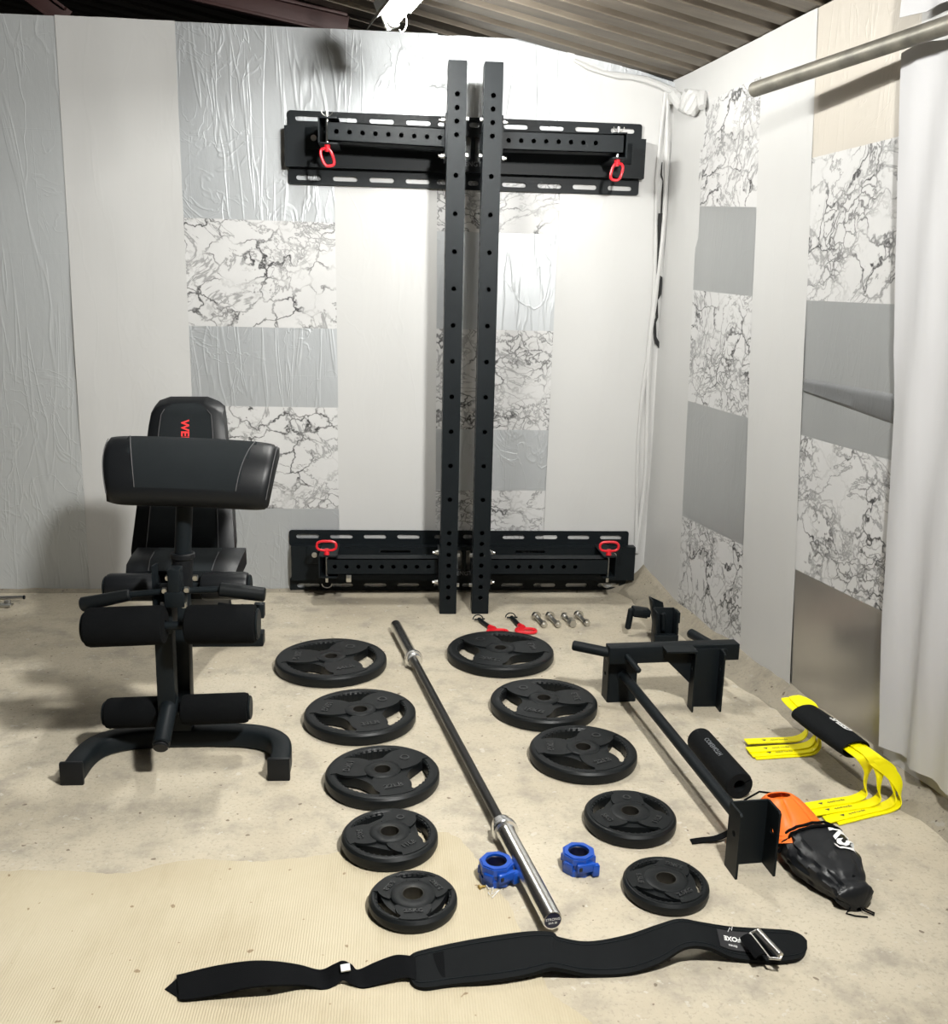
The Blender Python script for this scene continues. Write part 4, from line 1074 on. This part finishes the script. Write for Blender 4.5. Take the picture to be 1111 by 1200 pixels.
# curl bar handles
Yh = 2.60
def hnd(pt): return px(pt[0], pt[1], Yh)
b = MB(); b.pipe([hnd((94, 709)), hnd((153, 697)), hnd((193, 693)), hnd((218, 692)), hnd((258, 691)), hnd((310, 697))], .0095, 12); bp('curl_bar', 'powder', b)
for a, c_ in (((95, 708.5), (153, 697)), ((257, 691), (311, 697))):
    b = MB(); b.cyl(hnd(a), hnd(c_), .0205, 18, r2=.0165 if a[0] < 200 else .0205, bev=.004); bp('hand_grip', 'rubber', b)
for x, y in ((191, 709), (216, 709), (197, 677), (229, 677), (193, 692), (219, 691)):
    b = MB(); c = px(x, y, 2.59); b.cyl(c+V((-.006, 0, 0)), c+V((.006, 0, 0)), .009, 6); b.cyl(c+V((0, -.008, 0)), c+V((0, .004, 0)), .007, 12); bp('bolt', 'zinc', b)
b = MB(); c = px(205, 700, 2.59); b.box((c.x, 2.60, c.z-.005), (.055, .045, .045), bev=.004); b.box((c.x, 2.605, c.z+.045), (.034, .05, .075), bev=.004); bp('clamp_block', 'powder', b)
b = MB(); c = px(304, 715, 2.66); b.box((c.x, 2.66, c.z), (.030, .03, .042), bev=.003); b.cyl((c.x-.01, 2.66, c.z), (c.x-.12, 2.68, c.z+.01), .008, 10); bp('adjustment_peg', 'powder', b)
# preacher post
Yp = 2.70
b = MB(); b.cyl(px(214, 655, Yp), px(217, 566, Yp), .0235, 24); bp('pad_post', 'powder', b)
c0, c1 = px(213, 690, Yp), px(214, 652, Yp)
b = MB(); b.cyl(c0, c1, .030, 24, bev=.003); b.cyl(c1-V((0, 0, .006)), c1+V((0, 0, .012)), .0345, 24, bev=.003); bp('post_collar', 'vinyl', b)
b = MB()
for s_ in (-1, 1): b.plate([(-.03, -.06), (.02, -.06), (.03, .055), (-.02, .06)], [], -.003, .003, frameT((BX+.002+s_*.036, Yp-.02, c0.z+.02), (0, 1, 0), (0, 0, 1), (1, 0, 0)))
b.box((BX, 2.66, c0.z-.01), (.05, .10, .05), bev=.004)
bp('post_bracket', 'powder', b)
# preacher pad: curved thick pad, face sloping down to the viewer
pc = px(219, 541, 2.63); wv = (px(324, 547, 2.63)-px(113, 538, 2.63)); PW = wv.length; wv.normalize()
sl = V((0, -.62, -.78)); sl = (sl-wv*sl.dot(wv)).normalized(); nv = wv.cross(sl); nv = nv if nv.y < 0 else -nv
HL = .094
def pad_pt(s_, t_, k):
    """s_ -1..1 across, t_ -1..1 down the face, k 0 front..1 back"""
    th = .062
    fl = lerp(1.0, .955, max(0, t_)); edge = (1-abs(s_)**10*.10)
    curve = -.030*t_*t_-.010*s_*s_
    w2 = PW/2*(1.0-.055*(t_+1)/2*(1.6 if s_ < 0 else 1.25)-.02*t_*t_); 
    puff = (1-abs(t_)**6)*(1-abs(s_)**10)
    n_ = curve+(.004*puff if k < .5 else -th)
    return pc+wv*(s_*w2)+sl*(t_*HL*edge)+nv*n_
prof = [(t_, 0) for t_ in [-1+.2*i for i in range(11)]]+[(1.06, .35), (1.0, 1)]+[(t_, 1) for t_ in [1-.4*i for i in range(6)]][1:]+[(-1.06, .35)]
S = [-1+2*i/40 for i in range(41)]
def ppt(s_, t_, k):
    if k == .35:
        a = pad_pt(s_, math.copysign(1, t_), 0); c_ = pad_pt(s_, math.copysign(1, t_), 1); return a.lerp(c_, .5)+sl*math.copysign(.012, t_)
    p = pad_pt(s_, t_, k)
    if abs(s_) > .995: p = p-nv*.010*(1 if k < .5 else -1)-sl*t_*.006
    return p
b = MB(); m = len(prof)
vs = [ppt(s_, t_, k) for s_ in S for t_, k in prof]
b.mi = 0; bv, bf = b.add(vs, [(i*m+j, i*m+(j+1) % m, (i+1)*m+(j+1) % m, (i+1)*m+j) for i in range(40) for j in range(m)]+[list(range(m)), [40*m+j for j in range(m)]])
def seam_s(t_, side): return side*(.64-.06*t_+.03*t_*t_)
for idx, f in enumerate(bf[:1600]):
    i, j = divmod(idx, m)
    if i < 40:
        sm_ = (S[i]+S[i+1])/2; tm = prof[j][0]
        if j > 8 or abs(sm_) > .66-.07*tm: f.material_index = 1
bf[-1].material_index = bf[-2].material_index = 1
cp_ = b.build('curl_pad', ['fabric', 'vinyl'], bench, 50)
for side in (-1, 1):
    b = MB(); b.pipe([pad_pt(seam_s(t_, side), t_, 0)+nv*.001 for t_ in [-1+.1*i for i in range(19)]], .0013, 6); b.build('seam', 'seam', cp_)
    b = MB(); b.pipe([pad_pt(side*.985, t_, 0)+nv*-.004 for t_ in [-1+.1*i for i in range(21)]], .0013, 6); b.build('seam', 'seam', cp_)
b = MB(); b.box((0, 0, 0), (.16, .10, .008), frameT(pc-nv*.066, wv, sl, nv), .002); b.bar(pc-nv*.068, px(217, 572, Yp)+V((0, 0, .02)), .04, .04); b.build('pad_mount', 'powder', cp_)
# seat and backrest
def cushion(name, rows2, depth_dir, th, mats, seams, parent=bench):
    """rows2: list of (left point, right point); front surface with rounded edges, thickness th along depth_dir"""
    b = MB(); dd = V(depth_dir).normalized(); n = len(rows2); mm = 24; front = []
    for i, (l, r_) in enumerate(rows2):
        row = []
        for k in range(mm+1):
            s_ = -1+2*k/mm; p = V(l).lerp(V(r_), k/mm)
            e = min(i, n-1-i)/max(1, n-1); rim = (1-abs(s_)**6)
            rr = 1-max(0, 1-e*n/1.6)**2
            row.append(p-dd*(.014*rim*rr))
        front.append(row)
    back = [[V(l).lerp(V(r_), k/mm)+dd*th for k in range(mm+1)] for l, r_ in rows2]
    w = mm+1; vs = [p for r_ in front for p in r_]+[p for r_ in back for p in r_]; o = n*w; fs = []
    for i in range(n-1):
        for k in range(mm): fs.append((i*w+k, i*w+k+1, (i+1)*w+k+1, (i+1)*w+k)); fs.append((o+i*w+k, o+(i+1)*w+k, o+(i+1)*w+k+1, o+i*w+k+1))
        fs.append((i*w, (i+1)*w, o+(i+1)*w, o+i*w)); fs.append((i*w+mm, o+i*w+mm, o+(i+1)*w+mm, (i+1)*w+mm))
    for k in range(mm): fs.append((k, o+k, o+k+1, k+1)); i = (n-1)*w; fs.append((i+k, i+k+1, o+i+k+1, o+i+k))
    bv, bf = b.add(vs, fs)
    q = 0
    for i in range(n-1):
        for k in range(mm):
            s_ = abs(-1+2*(k+.5)/mm)
            for _ in range(2): bf[q].material_index = 1 if s_ > seams else 0; q += 1
        for _ in range(2): bf[q].material_index = 1; q += 1
    for f in bf[q:]: f.material_index = 1
    ob = b.build(name, mats, parent, 40)
    for side in (-1, 1):
        kk = (side*seams+1)/2; b = MB()
        b.pipe([V(l).lerp(V(r_), kk)-dd*.0145 for l, r_ in rows2[1:-1]], .0013, 6); b.build('seam', 'seam', ob)
    return ob
bot, top = (3.02, 655), (3.20, 480)
def bk(x, y, k): return aty(x, y, lerp(3.02, 3.21, k))
rows2 = [(bk(154, 655, 0), bk(274, 655, 0)), (bk(153.5, 645, .06), bk(275, 645, .06)), (bk(158, 610, .25), bk(273, 610, .25)), (bk(163, 572, .46), bk(270, 572, .46)), (bk(170, 530, .69), bk(266, 530, .69)), (bk(174, 500, .86), bk(263, 500, .86)), (bk(177, 484, .95), bk(261, 484, .95)), (bk(183, 477, .98), bk(254, 478, .98)), (bk(196, 472.5, 1.0), bk(240, 472.5, 1.0))]
bdir = V((0, .92, .30))
cushion('backrest', rows2, bdir, .055, ['fabric', 'vinyl'], .70)
b = MB(); tc = bk(217.5, 502, .86)
def onback(c):
    # reads downward: text x -> down the backrest
    p = bk(217.5, 497+c.x/.0029, 0.0); dn = (bk(218, 560, .52)-bk(217.5, 497, .87)).normalized(); rt = V((1, 0, 0))
    return bk(217.5, 489.5, .92)-bdir.normalized()*(.0165+c.z)+dn*c.x+rt*c.y
b.text('WEIDER', .036, .0004, onback, align='LEFT', bold=True)
b.build('lettering', 'red_print', bench)
def st_(x, y, z): return g(x, y, z)
zs_ = .50
rows2 = [(V((BX-.145, 2.83, .490)), V((BX+.150, 2.83, .490))), (V((BX-.160, 2.835, .512)), V((BX+.165, 2.835, .512))), (V((BX-.166, 2.87, .535)), V((BX+.172, 2.87, .535))), (V((BX-.168, 2.93, .545)), V((BX+.174, 2.93, .545))), (V((BX-.168, 3.01, .552)), V((BX+.174, 3.01, .552)))]
cushion('seat', rows2, (0, .1, -1), .055, ['fabric', 'vinyl'], .58)
b = MB(); b.bar((BX, 3.02, .42), (BX, 3.24, .90), .05, .03, up=(0, 1, 0)); b.bar((BX, 2.80, .455), (BX, 3.1, .455), .05, .05); b.box((BX, 2.93, .475), (.14, .20, .03)); bp('cushion_frame', 'powder', b)

# ------------------------------------------------------------------ light and picture
w = bpy.data.worlds.new('world'); SC.world = w; w.use_nodes = True
w.node_tree.nodes['Background'].inputs[0].default_value = (.92, .95, 1.0, 1); w.node_tree.nodes['Background'].inputs[1].default_value = .04
SC.view_settings.view_transform = 'Standard'; SC.view_settings.look = 'None'; SC.view_settings.gamma = 1; SC.view_settings.use_curve_mapping = False
SC.view_settings.exposure = 0.05
